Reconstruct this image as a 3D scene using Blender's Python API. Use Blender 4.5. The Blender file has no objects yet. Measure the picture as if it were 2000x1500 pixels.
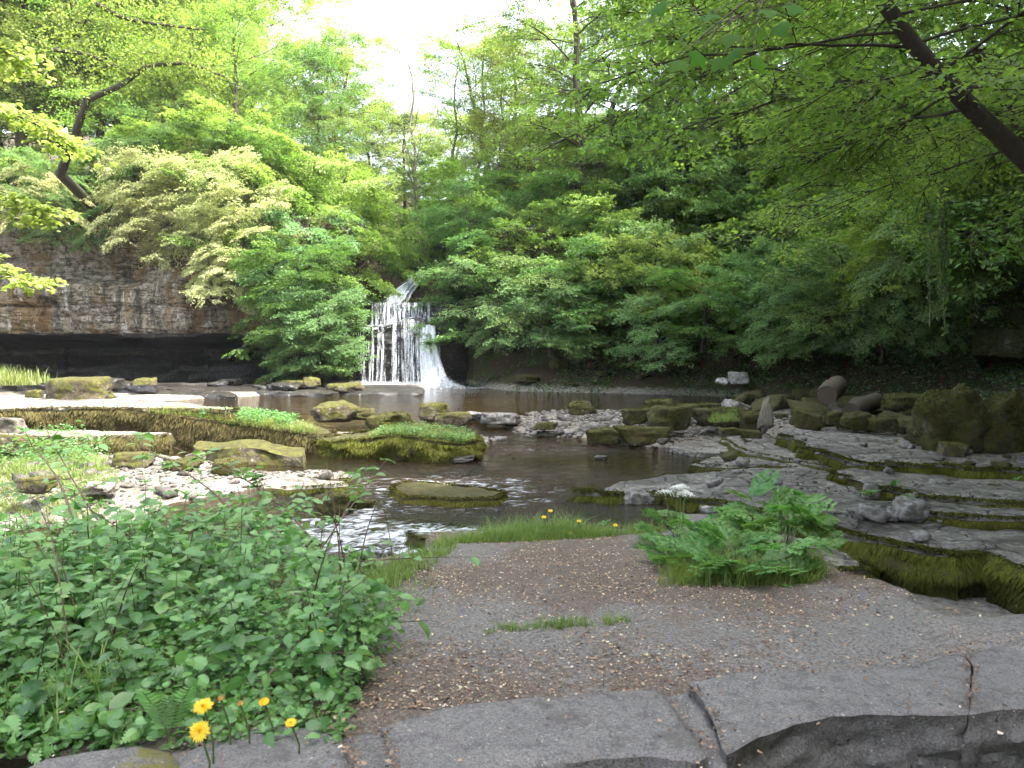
import bpy, math, random
import numpy as np
from mathutils import Vector, Matrix, geometry

# ------------------------------------------------------------------ camera, world, sun, exposure
scene = bpy.context.scene
COL = scene.collection
CAMZ = 2.6
FPX = 1500.0
PITCH = math.radians(4.19)
cam_d = bpy.data.cameras.new('camera')
cam = bpy.data.objects.new('camera', cam_d)
COL.objects.link(cam)
cam_d.sensor_width = 36.0
cam_d.lens = 27.0
cam_d.clip_start = 0.05
cam_d.clip_end = 2000.0
cam_d.dof.use_dof = True
cam_d.dof.focus_distance = 12.0
cam_d.dof.aperture_fstop = 10.0
cam.location = (0, 0, CAMZ)
cam.rotation_euler = (math.pi / 2 - PITCH, 0, 0)
scene.camera = cam

SUN_AZ = math.radians(116)      # clockwise from +Y (depth) towards +X (right)
SUN_EL = math.radians(56)
world = bpy.data.worlds.new('World')
scene.world = world
world.use_nodes = True
wn = world.node_tree
for n in list(wn.nodes):
    wn.nodes.remove(n)
sky = wn.nodes.new('ShaderNodeTexSky')
sky.sky_type = 'NISHITA'
sky.sun_disc = False
sky.sun_elevation = SUN_EL
sky.sun_rotation = SUN_AZ
sky.air_density = 1.0
sky.dust_density = 4.0
sky.ozone_density = 1.0
bg = wn.nodes.new('ShaderNodeBackground')
bg.inputs['Strength'].default_value = 0.15
wo = wn.nodes.new('ShaderNodeOutputWorld')
thin = wn.nodes.new('ShaderNodeHueSaturation')      # thin bright cloud takes the blue out of the sky
thin.inputs['Saturation'].default_value = 0.55
wn.links.new(sky.outputs[0], thin.inputs['Color'])
wn.links.new(thin.outputs[0], bg.inputs[0])
wn.links.new(bg.outputs[0], wo.inputs[0])

sun_d = bpy.data.lights.new('sun', 'SUN')
sun_d.energy = 2.3
sun_d.angle = math.radians(0.55)
sun_d.color = (1.0, 0.96, 0.90)
sun = bpy.data.objects.new('sun', sun_d)
COL.objects.link(sun)
sdir = Vector((math.sin(SUN_AZ) * math.cos(SUN_EL), math.cos(SUN_AZ) * math.cos(SUN_EL), math.sin(SUN_EL)))
sun.rotation_euler = sdir.to_track_quat('Z', 'Y').to_euler()
sun.location = (10, 10, 40)

scene.view_settings.view_transform = 'Standard'
scene.view_settings.look = 'None'
scene.view_settings.gamma = 1.0
scene.view_settings.use_curve_mapping = False
scene.view_settings.exposure = 3.05
cy = scene.cycles
cy.max_bounces = 7
cy.diffuse_bounces = 3
cy.glossy_bounces = 3
cy.transmission_bounces = 4
cy.transparent_max_bounces = 16
cy.sample_clamp_indirect = 6.0
cy.use_adaptive_sampling = True
cy.adaptive_threshold = 0.02
cy.use_denoising = True
cy.caustics_reflective = False
cy.caustics_refractive = False

HAZE = True
RNG = np.random.default_rng(11)
random.seed(11)

# ------------------------------------------------------------------ helpers: view geometry
def ray(px, py):
    u = (px - 1000.0) / FPX
    v = (750.0 - py) / FPX
    c, s = math.cos(PITCH), math.sin(PITCH)
    return np.array([u, c + v * s, -s + v * c])

def P(px, py, z):
    """where the line of sight through a photo pixel meets the height z"""
    d = ray(px, py)
    t = (z - CAMZ) / d[2]
    return np.array([d[0] * t, d[1] * t, z])

def PD(px, py, dist):
    d = ray(px, py)
    t = dist / d[1]
    return np.array([d[0] * t, dist, CAMZ + d[2] * t])

def XY(pts, z):
    return [tuple(P(a, b, z)[:2]) for a, b in pts]

# ------------------------------------------------------------------ helpers: noise
def _hash(ix, iy, iz, seed):
    h = (ix.astype(np.int64) * 374761393 + iy.astype(np.int64) * 668265263 + iz.astype(np.int64) * 2147483647 + seed * 974711) & 0xFFFFFFFF
    h = ((h ^ (h >> 13)) * 1274126177) & 0xFFFFFFFF
    h = ((h ^ (h >> 16)) * 2246822519) & 0xFFFFFFFF
    return ((h ^ (h >> 15)) & 0xFFFFFF) / float(0xFFFFFF)

def vn(x, y, z=0.0, seed=0):
    x = np.asarray(x, float); y = np.asarray(y, float); z = np.asarray(z, float) + 0 * x
    x = x + 1000.5; y = y + 1000.5; z = z + 1000.5
    ix, iy, iz = np.floor(x), np.floor(y), np.floor(z)
    fx, fy, fz = x - ix, y - iy, z - iz
    fx = fx * fx * (3 - 2 * fx); fy = fy * fy * (3 - 2 * fy); fz = fz * fz * (3 - 2 * fz)
    r = 0
    for a in (0, 1):
        for b in (0, 1):
            for c in (0, 1):
                w = (fx if a else 1 - fx) * (fy if b else 1 - fy) * (fz if c else 1 - fz)
                r = r + w * _hash(ix + a, iy + b, iz + c, seed)
    return r * 2 - 1

def fbm(x, y, z=0.0, oct=4, seed=0, gain=0.5):
    a, s, r = 1.0, 1.0, 0
    for i in range(oct):
        r = r + a * vn(np.asarray(x) * s, np.asarray(y) * s, np.asarray(z) * s, seed + i * 17)
        a *= gain; s *= 2.03
    return r

def sst(e0, e1, x):
    t = np.clip((x - e0) / (e1 - e0), 0, 1)
    return t * t * (3 - 2 * t)

# ------------------------------------------------------------------ helpers: meshes
class MB:
    """collects vertices and faces and turns them into one mesh"""
    def __init__(self):
        self.V = []; self.F = []; self.T = []; self.M = []; self.n = 0
    def add(self, V, F, mat=0, tint=None):
        V = np.asarray(V, float).reshape(-1, 3)
        F = np.asarray(F, np.int64)
        if len(F) == 0: return
        self.V.append(V)
        self.F.append(F + self.n)
        if tint is None: tint = np.zeros(len(V))
        self.T.append(np.broadcast_to(np.asarray(tint, float), (len(V),)))
        self.M.append(np.full(len(F), mat, np.int32))
        self.n += len(V)
    def mesh(self, name, mats, smooth=True, sharp=0):
        me = bpy.data.meshes.new(name)
        V = np.concatenate(self.V)
        lt = np.concatenate([np.full(len(f), f.shape[1], np.int32) for f in self.F])
        li = np.concatenate([f.ravel() for f in self.F]).astype(np.int32)
        me.vertices.add(len(V)); me.vertices.foreach_set('co', V.astype(np.float32).ravel())
        me.loops.add(len(li)); me.loops.foreach_set('vertex_index', li)
        me.polygons.add(len(lt))
        ls = np.concatenate([[0], np.cumsum(lt)[:-1]]).astype(np.int32)
        me.polygons.foreach_set('loop_start', ls)
        me.polygons.foreach_set('loop_total', lt)
        me.polygons.foreach_set('material_index', np.concatenate(self.M))
        me.polygons.foreach_set('use_smooth', np.full(len(lt), smooth))
        at = me.attributes.new('tint', 'FLOAT', 'POINT')
        at.data.foreach_set('value', np.concatenate(self.T).astype(np.float32))
        if not isinstance(mats, (list, tuple)): mats = [mats]
        for m in mats: me.materials.append(m)
        me.update(calc_edges=True)
        me.validate()
        if smooth and sharp: me.set_sharp_from_angle(angle=math.radians(sharp))
        return me

def link(name, me, parent=None, loc=None, rot=None, scale=None, label=None, cat=None, group=None, kind=None):
    o = bpy.data.objects.new(name, me)
    COL.objects.link(o)
    if parent is not None: o.parent = parent
    if loc is not None: o.location = tuple(float(a) for a in loc)
    if rot is not None: o.rotation_euler = tuple(float(a) for a in rot)
    if scale is not None:
        o.scale = (scale,) * 3 if np.isscalar(scale) else tuple(float(a) for a in scale)
    if label: o['label'] = label
    if cat: o['category'] = cat
    if group: o['group'] = group
    if kind: o['kind'] = kind
    return o

def tube(mb, pts, rad, sides=6, mat=0, tint=0.0):
    pts = np.asarray(pts, float); n = len(pts)
    rad = np.broadcast_to(np.asarray(rad, float), (n,))
    t = np.gradient(pts, axis=0)
    t /= np.linalg.norm(t, axis=1)[:, None] + 1e-9
    ref = np.array([0.0, 0, 1]) if abs(t[:, 2]).mean() < 0.8 else np.array([1.0, 0, 0])
    a = np.cross(t, ref); a /= np.linalg.norm(a, axis=1)[:, None] + 1e-9
    b = np.cross(t, a)
    ang = np.arange(sides) * 2 * math.pi / sides
    V = pts[:, None] + rad[:, None, None] * (np.cos(ang)[None, :, None] * a[:, None] + np.sin(ang)[None, :, None] * b[:, None])
    i = np.arange(n - 1)[:, None] * sides; j = np.arange(sides)[None]; k = (j + 1) % sides
    F = np.stack([i + j, i + k, i + sides + k, i + sides + j], -1).reshape(-1, 4)
    mb.add(V.reshape(-1, 3), F, mat, tint)

def frames(d, nrm):
    d = d / (np.linalg.norm(d, axis=1)[:, None] + 1e-9)
    x = np.cross(d, nrm); x /= np.linalg.norm(x, axis=1)[:, None] + 1e-9
    z = np.cross(x, d)
    return x, d, z

def scatter(mb, tmpl, pos, d, nrm, size, tint, mat=0):
    TV, TF = tmpl
    x, y, z = frames(d, nrm)
    s = np.broadcast_to(np.asarray(size, float), (len(pos),))[:, None, None]
    V = pos[:, None] + s * (TV[None, :, 0:1] * x[:, None] + TV[None, :, 1:2] * y[:, None] + TV[None, :, 2:3] * z[:, None])
    K = len(TV)
    F = (np.arange(len(pos))[:, None, None] * K + TF[None])
    mb.add(V.reshape(-1, 3), F.reshape(-1, TF.shape[1]), mat, np.repeat(tint, K))

# leaf shapes: x across, y along the midrib, z up
LEAF4 = (np.array([[0, 0, 0], [.30, .42, .07], [0, 1, -.10], [-.30, .42, .07]]), np.array([[0, 1, 2], [0, 2, 3]]))
LEAF6 = (np.array([[0, 0, 0], [.27, .25, .05], [.30, .6, .03], [0, 1.05, -.14], [-.30, .6, .03], [-.27, .25, .05], [0, .45, -.02]]),
         np.array([[0, 1, 6], [1, 2, 6], [2, 3, 6], [3, 4, 6], [4, 5, 6], [5, 0, 6]]))
def lobed_leaf():
    out = []
    for i, (a, r) in enumerate([(-155, .42), (-125, .62), (-100, .52), (-75, .72), (-58, .86), (-38, .62), (-14, .86), (0, 1.0), (14, .86), (38, .62), (58, .86), (75, .72), (100, .52), (125, .62), (155, .42)]):
        t = math.radians(a)
        out.append([math.sin(t) * r * .62, .42 + math.cos(t) * r * .58, -.16 * r * r])
    V = [[0, .42, .03]] + out
    n = len(out)
    return np.array(V), np.array([[0, 1 + (i + 1) % n, 1 + i] for i in range(n)])
LOBED = lobed_leaf()
def serrated_leaf(n=7, w=.29, teeth=.085, droop=.38):
    V = []; F = []
    ys = np.linspace(0, 1, n + 1)
    for y in ys: V.append([0, y, .02 - droop * y * y])
    for s in (1, -1):
        base = len(V)
        for k in range(n):
            y0 = ys[k] + .0; y1 = ys[k] + (ys[1] * .95)
            wk = w * (math.sin(math.pi * min(1, (y0 * .92 + .10)) ** .75))
            wk2 = w * (math.sin(math.pi * min(1, (y1 * .92 + .06)) ** .75))
            z = .02 - droop * y0 * y0
            V.append([s * wk * .92, y0 + .02, z - .07 + .03]); V.append([s * (wk2 + teeth), y1 + .03, z - .10])
            a, b, c, d = k, k + 1, base + 2 * k, base + 2 * k + 1
            if s > 0: F += [[a, c, d], [a, d, b]]
            else: F += [[a, d, c], [a, b, d]]
    return np.array(V), np.array(F)
SERR = serrated_leaf()
OVAL = (np.array([[0, 0, 0], [0, .35, .0], [0, .7, -.05], [0, 1.05, -.18], [.2, .12, .05], [.32, .38, .07], [.27, .7, .02], [-.2, .12, .05], [-.32, .38, .07], [-.27, .7, .02]]),
        np.array([[0, 4, 1], [4, 5, 1], [1, 5, 2], [5, 6, 2], [2, 6, 3], [0, 1, 7], [7, 1, 8], [1, 2, 8], [8, 2, 9], [2, 3, 9]]))
BLADE = (np.array([[-.5, 0, 0], [.5, 0, 0], [-.4, .45, .0], [.4, .45, .0], [-.22, .8, -.02], [.22, .8, -.02], [0, 1, -.04]]),
         np.array([[0, 1, 3], [0, 3, 2], [2, 3, 5], [2, 5, 4], [4, 5, 6]]))

def blades(mb, pos, h, w, lean, tint, rng, mat=0, seg=3, droop=1.0):
    """curved grass blades rooted at pos"""
    n = len(pos)
    az = rng.uniform(0, 2 * math.pi, n)
    d = np.stack([np.cos(az), np.sin(az), 0 * az], 1)
    side = np.stack([-np.sin(az), np.cos(az), 0 * az], 1)
    h = np.broadcast_to(h, (n,)); lean = np.broadcast_to(lean, (n,))
    rows = []
    for k in range(seg + 1):
        t = k / seg
        c = pos + np.outer(h * (t - .35 * lean * t * t * droop), [0, 0, 1]) + d * (h * lean * t * t)[:, None]
        ww = w * (1 - t) ** .6 * .5 if k < seg else 0
        rows += [c - side * ww, c + side * ww] if k < seg else [c]
    V = np.stack(rows, 1)
    F = []
    for k in range(seg - 1):
        a = 2 * k
        F += [[a, a + 1, a + 3], [a, a + 3, a + 2]]
    a = 2 * (seg - 1)
    F += [[a, a + 1, a + 2]]
    F = np.array(F); K = V.shape[1]
    mb.add(V.reshape(-1, 3), (np.arange(n)[:, None, None] * K + F[None]).reshape(-1, 3), mat, np.repeat(tint, K))

def dist_poly(X, Y, poly, closed=True):
    poly = np.asarray(poly, float)
    A = poly if closed else poly[:-1]
    B = np.roll(poly, -1, 0) if closed else poly[1:]
    best = np.full(np.shape(X), 1e9)
    inside = np.zeros(np.shape(X), bool)
    for a, b in zip(A, B):
        ab = b - a; L = (ab ** 2).sum() + 1e-12
        t = np.clip(((X - a[0]) * ab[0] + (Y - a[1]) * ab[1]) / L, 0, 1)
        d = np.hypot(X - a[0] - t * ab[0], Y - a[1] - t * ab[1])
        best = np.minimum(best, d)
        if closed:
            c = ((a[1] > Y) != (b[1] > Y)) & (X < (b[0] - a[0]) * (Y - a[1]) / (b[1] - a[1] + 1e-12) + a[0])
            inside ^= c
    return np.where(inside, -best, best) if closed else best

def resample(poly, step, closed=True):
    poly = [np.array(p[:2], float) for p in poly]
    out = []
    n = len(poly)
    for i in range(n if closed else n - 1):
        a, b = poly[i], poly[(i + 1) % n]
        L = np.linalg.norm(b - a); k = max(1, int(round(L / step)))
        for j in range(k): out.append(a + (b - a) * j / k)
    if not closed: out.append(poly[-1])
    return np.array(out)

# ------------------------------------------------------------------ helpers: materials
def N(nt, typ, ins=None, **props):
    n = nt.nodes.new(typ)
    for k, v in props.items(): setattr(n, k, v)
    if ins:
        for k, v in ins.items():
            s = n.inputs[k]
            if isinstance(v, bpy.types.NodeSocket): nt.links.new(v, s)
            else:
                if isinstance(v, tuple) and len(v) == 3 and s.type == 'RGBA': v = v + (1.0,)
                s.default_value = v
    return n

def newmat(name):
    m = bpy.data.materials.new(name); m.use_nodes = True
    nt = m.node_tree
    for n in list(nt.nodes): nt.nodes.remove(n)
    out = nt.nodes.new('ShaderNodeOutputMaterial')
    return m, nt, out

def ramp(nt, fac, stops):
    r = N(nt, 'ShaderNodeValToRGB', {'Fac': fac})
    e = r.color_ramp.elements
    while len(e) > 1: e.remove(e[0])
    e[0].position = stops[0][0]; e[0].color = tuple(stops[0][1]) + (1,)
    for p, c in stops[1:]:
        q = e.new(p); q.color = tuple(c) + (1,)
    return r.outputs[0]

def g(v): return (v, v, v)

def mixc(nt, fac, a, b, bt='MIX'):
    n = N(nt, 'ShaderNodeMix', data_type='RGBA', blend_type=bt)
    for i, v in ((0, fac), (6, a), (7, b)):
        s = n.inputs[i]
        if isinstance(v, bpy.types.NodeSocket): nt.links.new(v, s)
        else: s.default_value = v if i == 0 else (tuple(v) + (1,) if len(v) == 3 else v)
    return n.outputs[2]

def math_(nt, op, a, b=0.0, clamp=False):
    n = N(nt, 'ShaderNodeMath', {0: a, 1: b}, operation=op); n.use_clamp = clamp
    return n.outputs[0]

def noise(nt, vec, scale, detail=4, rough=.55, dist=0.0):
    return N(nt, 'ShaderNodeTexNoise', {'Vector': vec, 'Scale': float(scale), 'Detail': float(detail), 'Roughness': rough, 'Distortion': dist}).outputs[0]

def pos_(nt, sx=1, sy=1, sz=1):
    gpos = N(nt, 'ShaderNodeNewGeometry').outputs['Position']
    return N(nt, 'ShaderNodeVectorMath', {0: gpos, 1: (sx, sy, sz)}, operation='MULTIPLY').outputs[0]

def leaf_mat(name, c0, c1, trans=.45, rough=.45, var=.15, tboost=(1.45, 1.6, .85), spec=.45):
    """c0..c1: the range of leaf colours, picked leaf by leaf"""
    m, nt, out = newmat(name)
    t = N(nt, 'ShaderNodeAttribute', attribute_name='tint').outputs['Fac']
    col = mixc(nt, t, c0, c1)
    rnd = N(nt, 'ShaderNodeObjectInfo').outputs['Random']
    hsv = N(nt, 'ShaderNodeHueSaturation', {'Color': col})
    nt.links.new(math_(nt, 'ADD', math_(nt, 'MULTIPLY', rnd, .035), .4825), hsv.inputs['Hue'])
    nt.links.new(math_(nt, 'ADD', math_(nt, 'MULTIPLY', math_(nt, 'FRACT', math_(nt, 'MULTIPLY', rnd, 7.3)), var * 2), 1 - var), hsv.inputs['Value'])
    col = hsv.outputs[0]
    p = N(nt, 'ShaderNodeBsdfPrincipled', {'Base Color': col, 'Roughness': rough, 'Specular IOR Level': spec})
    tc = mixc(nt, 1.0, col, tuple(tboost), 'MULTIPLY')
    tr = N(nt, 'ShaderNodeBsdfTranslucent', {'Color': tc})
    mx = N(nt, 'ShaderNodeMixShader', {0: trans, 1: p.outputs[0], 2: tr.outputs[0]})
    nt.links.new(mx.outputs[0], out.inputs[0])
    return m

def rock_mat(name, ca, cb, dark=(.05, .045, .035), moss=0.0, mosscol=(.05, .065, .012), mosscol2=(.10, .11, .02), scale=1.0, wet=0.0, bump=.5, lichen=.15, strat=0.0, moss_side=False, dpow=.85, cracks=0.0):
    m, nt, out = newmat(name)
    v = pos_(nt)
    a = noise(nt, v, 1.3 * scale, 5)
    b = noise(nt, v, 9 * scale, 6, .65)
    c = noise(nt, v, 45 * scale, 4, .7)
    col = mixc(nt, ramp(nt, a, [(.3, g(0)), (.7, g(1))]), ca, cb)
    col = mixc(nt, ramp(nt, b, [(.42, g(dpow)), (.60, g(0))]), col, dark)
    col = mixc(nt, ramp(nt, c, [(.35, g(.5)), (.6, g(0))]), col, dark)
    w = N(nt, 'ShaderNodeTexVoronoi', {'Vector': v, 'Scale': 6.0 * scale}).outputs['Distance']
    col = mixc(nt, math_(nt, 'MULTIPLY', ramp(nt, math_(nt, 'ADD', w, math_(nt, 'MULTIPLY', c, .35)), [(.30, g(1)), (.42, g(0))]), lichen * 2), col, (.5, .48, .42))
    h = math_(nt, 'ADD', math_(nt, 'MULTIPLY', b, 1.0), math_(nt, 'MULTIPLY', c, .35))
    if strat:
        vs = pos_(nt, .5, .5, 9)
        st = noise(nt, vs, 1.2, 3, .6, .2)
        h = math_(nt, 'ADD', h, math_(nt, 'MULTIPLY', st, strat))
        col = mixc(nt, ramp(nt, st, [(.36, g(.7)), (.46, g(0))]), col, dark)
    if cracks:
        wv = N(nt, 'ShaderNodeVectorMath', {0: v, 1: N(nt, 'ShaderNodeTexNoise', {'Vector': v, 'Scale': 1.6, 'Detail': 4.0}).outputs['Color']}, operation='ADD').outputs[0]
        ck = N(nt, 'ShaderNodeTexVoronoi', {'Vector': wv, 'Scale': 1.5}, feature='DISTANCE_TO_EDGE').outputs['Distance']
        ckm = ramp(nt, math_(nt, 'ADD', ck, math_(nt, 'MULTIPLY', b, .06)), [(.035, g(cracks)), (.06, g(0))])
        col = mixc(nt, ckm, col, (.02, .017, .012))
        h = math_(nt, 'SUBTRACT', h, math_(nt, 'MULTIPLY', ckm, 1.2))
        damp = ramp(nt, noise(nt, pos_(nt, .6, 1.5, 1), 1.3, 4, .6), [(.50, g(0)), (.60, g(.65))])
        col = mixc(nt, damp, col, (.05, .042, .032))
    rough = .85
    if moss > 0:
        nz = N(nt, 'ShaderNodeSeparateXYZ', {0: N(nt, 'ShaderNodeNewGeometry').outputs['Normal']}).outputs[2]
        if moss_side: nz = math_(nt, 'SUBTRACT', .75, math_(nt, 'ABSOLUTE', nz))
        mm = math_(nt, 'ADD', math_(nt, 'MULTIPLY', nz, .28), math_(nt, 'ADD', math_(nt, 'MULTIPLY', noise(nt, v, 2.6 * scale, 4, .6), 1.1), math_(nt, 'MULTIPLY', b, .6)))
        mask = ramp(nt, mm, [(1.12 - .62 * moss, g(0)), (1.22 - .62 * moss, g(1))])
        mc = mixc(nt, c, mosscol, mosscol2)
        mc = mixc(nt, ramp(nt, b, [(.4, g(.85)), (.58, g(0))]), mc, (.035, .026, .010))
        mc = mixc(nt, ramp(nt, noise(nt, v, 4.0, 4, .7), [(.46, g(0)), (.62, g(.8))]), mc, (.055, .042, .014))
        col = mixc(nt, mask, col, mc)
        h = math_(nt, 'ADD', h, math_(nt, 'MULTIPLY', mask, math_(nt, 'MULTIPLY', noise(nt, v, 120, 3), .5)))
    bm = N(nt, 'ShaderNodeBump', {'Height': h, 'Strength': bump, 'Distance': .05 / scale})
    p = N(nt, 'ShaderNodeBsdfPrincipled', {'Base Color': col, 'Roughness': rough - .5 * wet, 'Specular IOR Level': .3 + .3 * wet, 'Normal': bm.outputs[0]})
    nt.links.new(p.outputs[0], out.inputs[0])
    return m

def bark_mat(name, ca, cb, scale=1.0):
    m, nt, out = newmat(name)
    v = pos_(nt, 1, 1, .3)
    a = noise(nt, v, 22 * scale, 5, .6)
    b = noise(nt, pos_(nt), 2.5, 4)
    col = mixc(nt, a, ca, cb)
    col = mixc(nt, ramp(nt, b, [(.5, g(0)), (.66, g(.7))]), col, (.04, .05, .015))
    bm = N(nt, 'ShaderNodeBump', {'Height': a, 'Strength': .8, 'Distance': .02})
    p = N(nt, 'ShaderNodeBsdfPrincipled', {'Base Color': col, 'Roughness': .9, 'Normal': bm.outputs[0]})
    nt.links.new(p.outputs[0], out.inputs[0])
    return m

def plain_mat(name, c, rough=.7, c2=None, sc=30, trans=0):
    m, nt, out = newmat(name)
    t = N(nt, 'ShaderNodeAttribute', attribute_name='tint').outputs['Fac']
    col = mixc(nt, t, c, c2 or c)
    col = mixc(nt, math_(nt, 'MULTIPLY', noise(nt, pos_(nt), sc, 3), .4), col, tuple(x * .5 for x in c))
    p = N(nt, 'ShaderNodeBsdfPrincipled', {'Base Color': col, 'Roughness': rough})
    sh = p.outputs[0]
    if trans:
        tr = N(nt, 'ShaderNodeBsdfTranslucent', {'Color': col})
        sh = N(nt, 'ShaderNodeMixShader', {0: trans, 1: sh, 2: tr.outputs[0]}).outputs[0]
    nt.links.new(sh, out.inputs[0])
    return m

M = {}
M['leaf_mid'] = leaf_mat('leaf_mid_green', (.085, .155, .034), (.180, .275, .072))
M['leaf_bright'] = leaf_mat('leaf_bright_green', (.135, .205, .042), (.26, .34, .085), trans=.6)
M['leaf_cool'] = leaf_mat('leaf_cool_green', (.080, .155, .050), (.170, .27, .095), trans=.45)
M['leaf_yellow'] = leaf_mat('leaf_yellow_green', (.19, .24, .065), (.33, .38, .125), trans=.55)
M['leaf_pale'] = leaf_mat('leaf_pale_blossom', (.42, .45, .20), (.66, .66, .36), trans=.4, tboost=(1.0, 1.1, .8))
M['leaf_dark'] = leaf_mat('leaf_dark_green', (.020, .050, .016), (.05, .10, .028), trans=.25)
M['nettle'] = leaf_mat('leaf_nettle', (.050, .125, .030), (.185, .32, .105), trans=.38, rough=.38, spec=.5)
M['parsley'] = leaf_mat('leaf_parsley', (.07, .16, .04), (.15, .28, .08), trans=.45)
M['grass'] = leaf_mat('grass_green', (.085, .14, .025), (.20, .27, .07), trans=.45, var=.05)
M['grass_dry'] = leaf_mat('grass_dry', (.16, .15, .05), (.20, .27, .06), trans=.35, var=.05)
M['leaf_hang'] = leaf_mat('leaf_hanging', (.05, .12, .02), (.08, .17, .03), trans=.65, rough=.6, spec=.15, tboost=(2.2, 2.4, .9))
M['moss'] = leaf_mat('moss_strands', (.030, .028, .008), (.125, .135, .018), trans=.2, rough=.8, var=.03, spec=.1, tboost=(1, 1, .8))
M['moss_dry'] = leaf_mat('moss_dry_strands', (.040, .030, .014), (.125, .112, .040), trans=.15, rough=.85, var=.03, spec=.1, tboost=(1, 1, .8))
M['bark'] = bark_mat('bark_brown', (.03, .022, .014), (.085, .065, .042))
M['bark_dark'] = bark_mat('bark_dark', (.018, .013, .009), (.06, .045, .03))
M['bark_grey'] = bark_mat('bark_grey', (.07, .06, .045), (.19, .17, .13))
M['stem'] = plain_mat('stem_green', (.09, .13, .04), .6, (.12, .07, .04))
M['twig'] = plain_mat('twig_brown', (.10, .06, .035), .7, (.05, .03, .02))
M['cliff'] = None
M['slab'] = rock_mat('slab_limestone', (.27, .24, .20), (.38, .35, .30), dark=(.10, .085, .065), moss=.18, bump=.8, cracks=.5)
M['shelf'] = rock_mat('shelf_limestone', (.21, .19, .165), (.33, .30, .265), dark=(.05, .043, .035), moss=.18, bump=1.0, wet=.3, lichen=.2, scale=1.0, dpow=.6, cracks=.85)
M['boulder'] = rock_mat('boulder_stone', (.16, .13, .08), (.30, .26, .19), dark=(.05, .04, .025), moss=.5, mosscol=(.06, .07, .012), mosscol2=(.14, .14, .025), bump=.8)
M['mossy'] = rock_mat('mossy_stone', (.10, .085, .05), (.17, .15, .10), dark=(.03, .025, .015), moss=.70, mosscol=(.036, .040, .010), mosscol2=(.105, .108, .026), bump=.9)
M['pale'] = rock_mat('pale_stone', (.42, .40, .37), (.55, .53, .50), dark=(.2, .18, .15), bump=.4)
M['greystone'] = rock_mat('grey_stone', (.19, .18, .165), (.30, .285, .26), dark=(.08, .07, .06), bump=.6, moss=.08)
M['wetrock_caveshade'] = rock_mat('wet_rock_and_cave_shade', (.022, .02, .016), (.05, .045, .035), dark=(.008, .007, .006), moss=.12, mosscol=(.012, .022, .006), mosscol2=(.03, .05, .01), wet=.8, strat=1.0)  # wet rock; its dark colour also stands in for shade inside the undercuts
M['cobble'] = rock_mat('cobble_stone', (.085, .078, .066), (.19, .172, .148), dark=(.04, .035, .03), bump=.4, scale=.7, lichen=.05)

# limestone cliff: beds, vertical rust, white and black runs
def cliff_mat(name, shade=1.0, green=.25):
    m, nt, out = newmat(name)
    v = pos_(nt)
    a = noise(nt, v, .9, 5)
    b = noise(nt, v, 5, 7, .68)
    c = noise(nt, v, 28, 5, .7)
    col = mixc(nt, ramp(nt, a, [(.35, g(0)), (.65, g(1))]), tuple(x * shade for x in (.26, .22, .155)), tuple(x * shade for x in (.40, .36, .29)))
    col = mixc(nt, ramp(nt, b, [(.40, g(.8)), (.56, g(0))]), col, (.06, .05, .035))
    run = noise(nt, pos_(nt, .9, .9, .12), 1.0, 6, .72)
    col = mixc(nt, ramp(nt, run, [(.48, g(0)), (.57, g(.85))]), col, (.19, .115, .045))
    run2 = noise(nt, pos_(nt, 2.0, 2.0, .16), 1.0, 6, .75)
    col = mixc(nt, ramp(nt, run2, [(.58, g(0)), (.62, g(.85))]), col, (.55, .53, .48))
    run3 = noise(nt, pos_(nt, 1.1, 1.1, .12), 1.3, 6, .72)
    col = mixc(nt, ramp(nt, run3, [(.36, g(.85)), (.47, g(0))]), col, (.04, .036, .030))
    l1 = noise(nt, pos_(nt, .22, .22, 1.5), 1.0, 5, .55)
    l2 = noise(nt, pos_(nt, .9, .9, .35), 1.0, 4, .6)
    k1 = ramp(nt, l1, [(.455, g(0)), (.470, g(.9)), (.485, g(0)), (.56, g(0)), (.572, g(.8)), (.584, g(0))])
    k2 = ramp(nt, l2, [(.50, g(0)), (.508, g(.7)), (.516, g(0))])
    ckm = math_(nt, 'MAXIMUM', k1, k2)
    col = mixc(nt, ckm, col, (.02, .016, .012))
    gm = math_(nt, 'ADD', math_(nt, 'MULTIPLY', a, .6), math_(nt, 'MULTIPLY', c, .5))
    col = mixc(nt, ramp(nt, gm, [(.68 - green * .3, g(0)), (.78 - green * .3, g(.8))]), col, (.06, .075, .02))
    h = math_(nt, 'SUBTRACT', math_(nt, 'ADD', math_(nt, 'MULTIPLY', b, 1.6), math_(nt, 'MULTIPLY', c, .6)), math_(nt, 'MULTIPLY', ckm, 1.5))
    bm = N(nt, 'ShaderNodeBump', {'Height': h, 'Strength': .9, 'Distance': .12})
    p = N(nt, 'ShaderNodeBsdfPrincipled', {'Base Color': col, 'Roughness': .85, 'Specular IOR Level': .25, 'Normal': bm.outputs[0]})
    nt.links.new(p.outputs[0], out.inputs[0])
    return m
M['cliff'] = cliff_mat('cliff_limestone')
M['cliff_mossy'] = cliff_mat('cliff_limestone_mossy', .55, .8)

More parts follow.
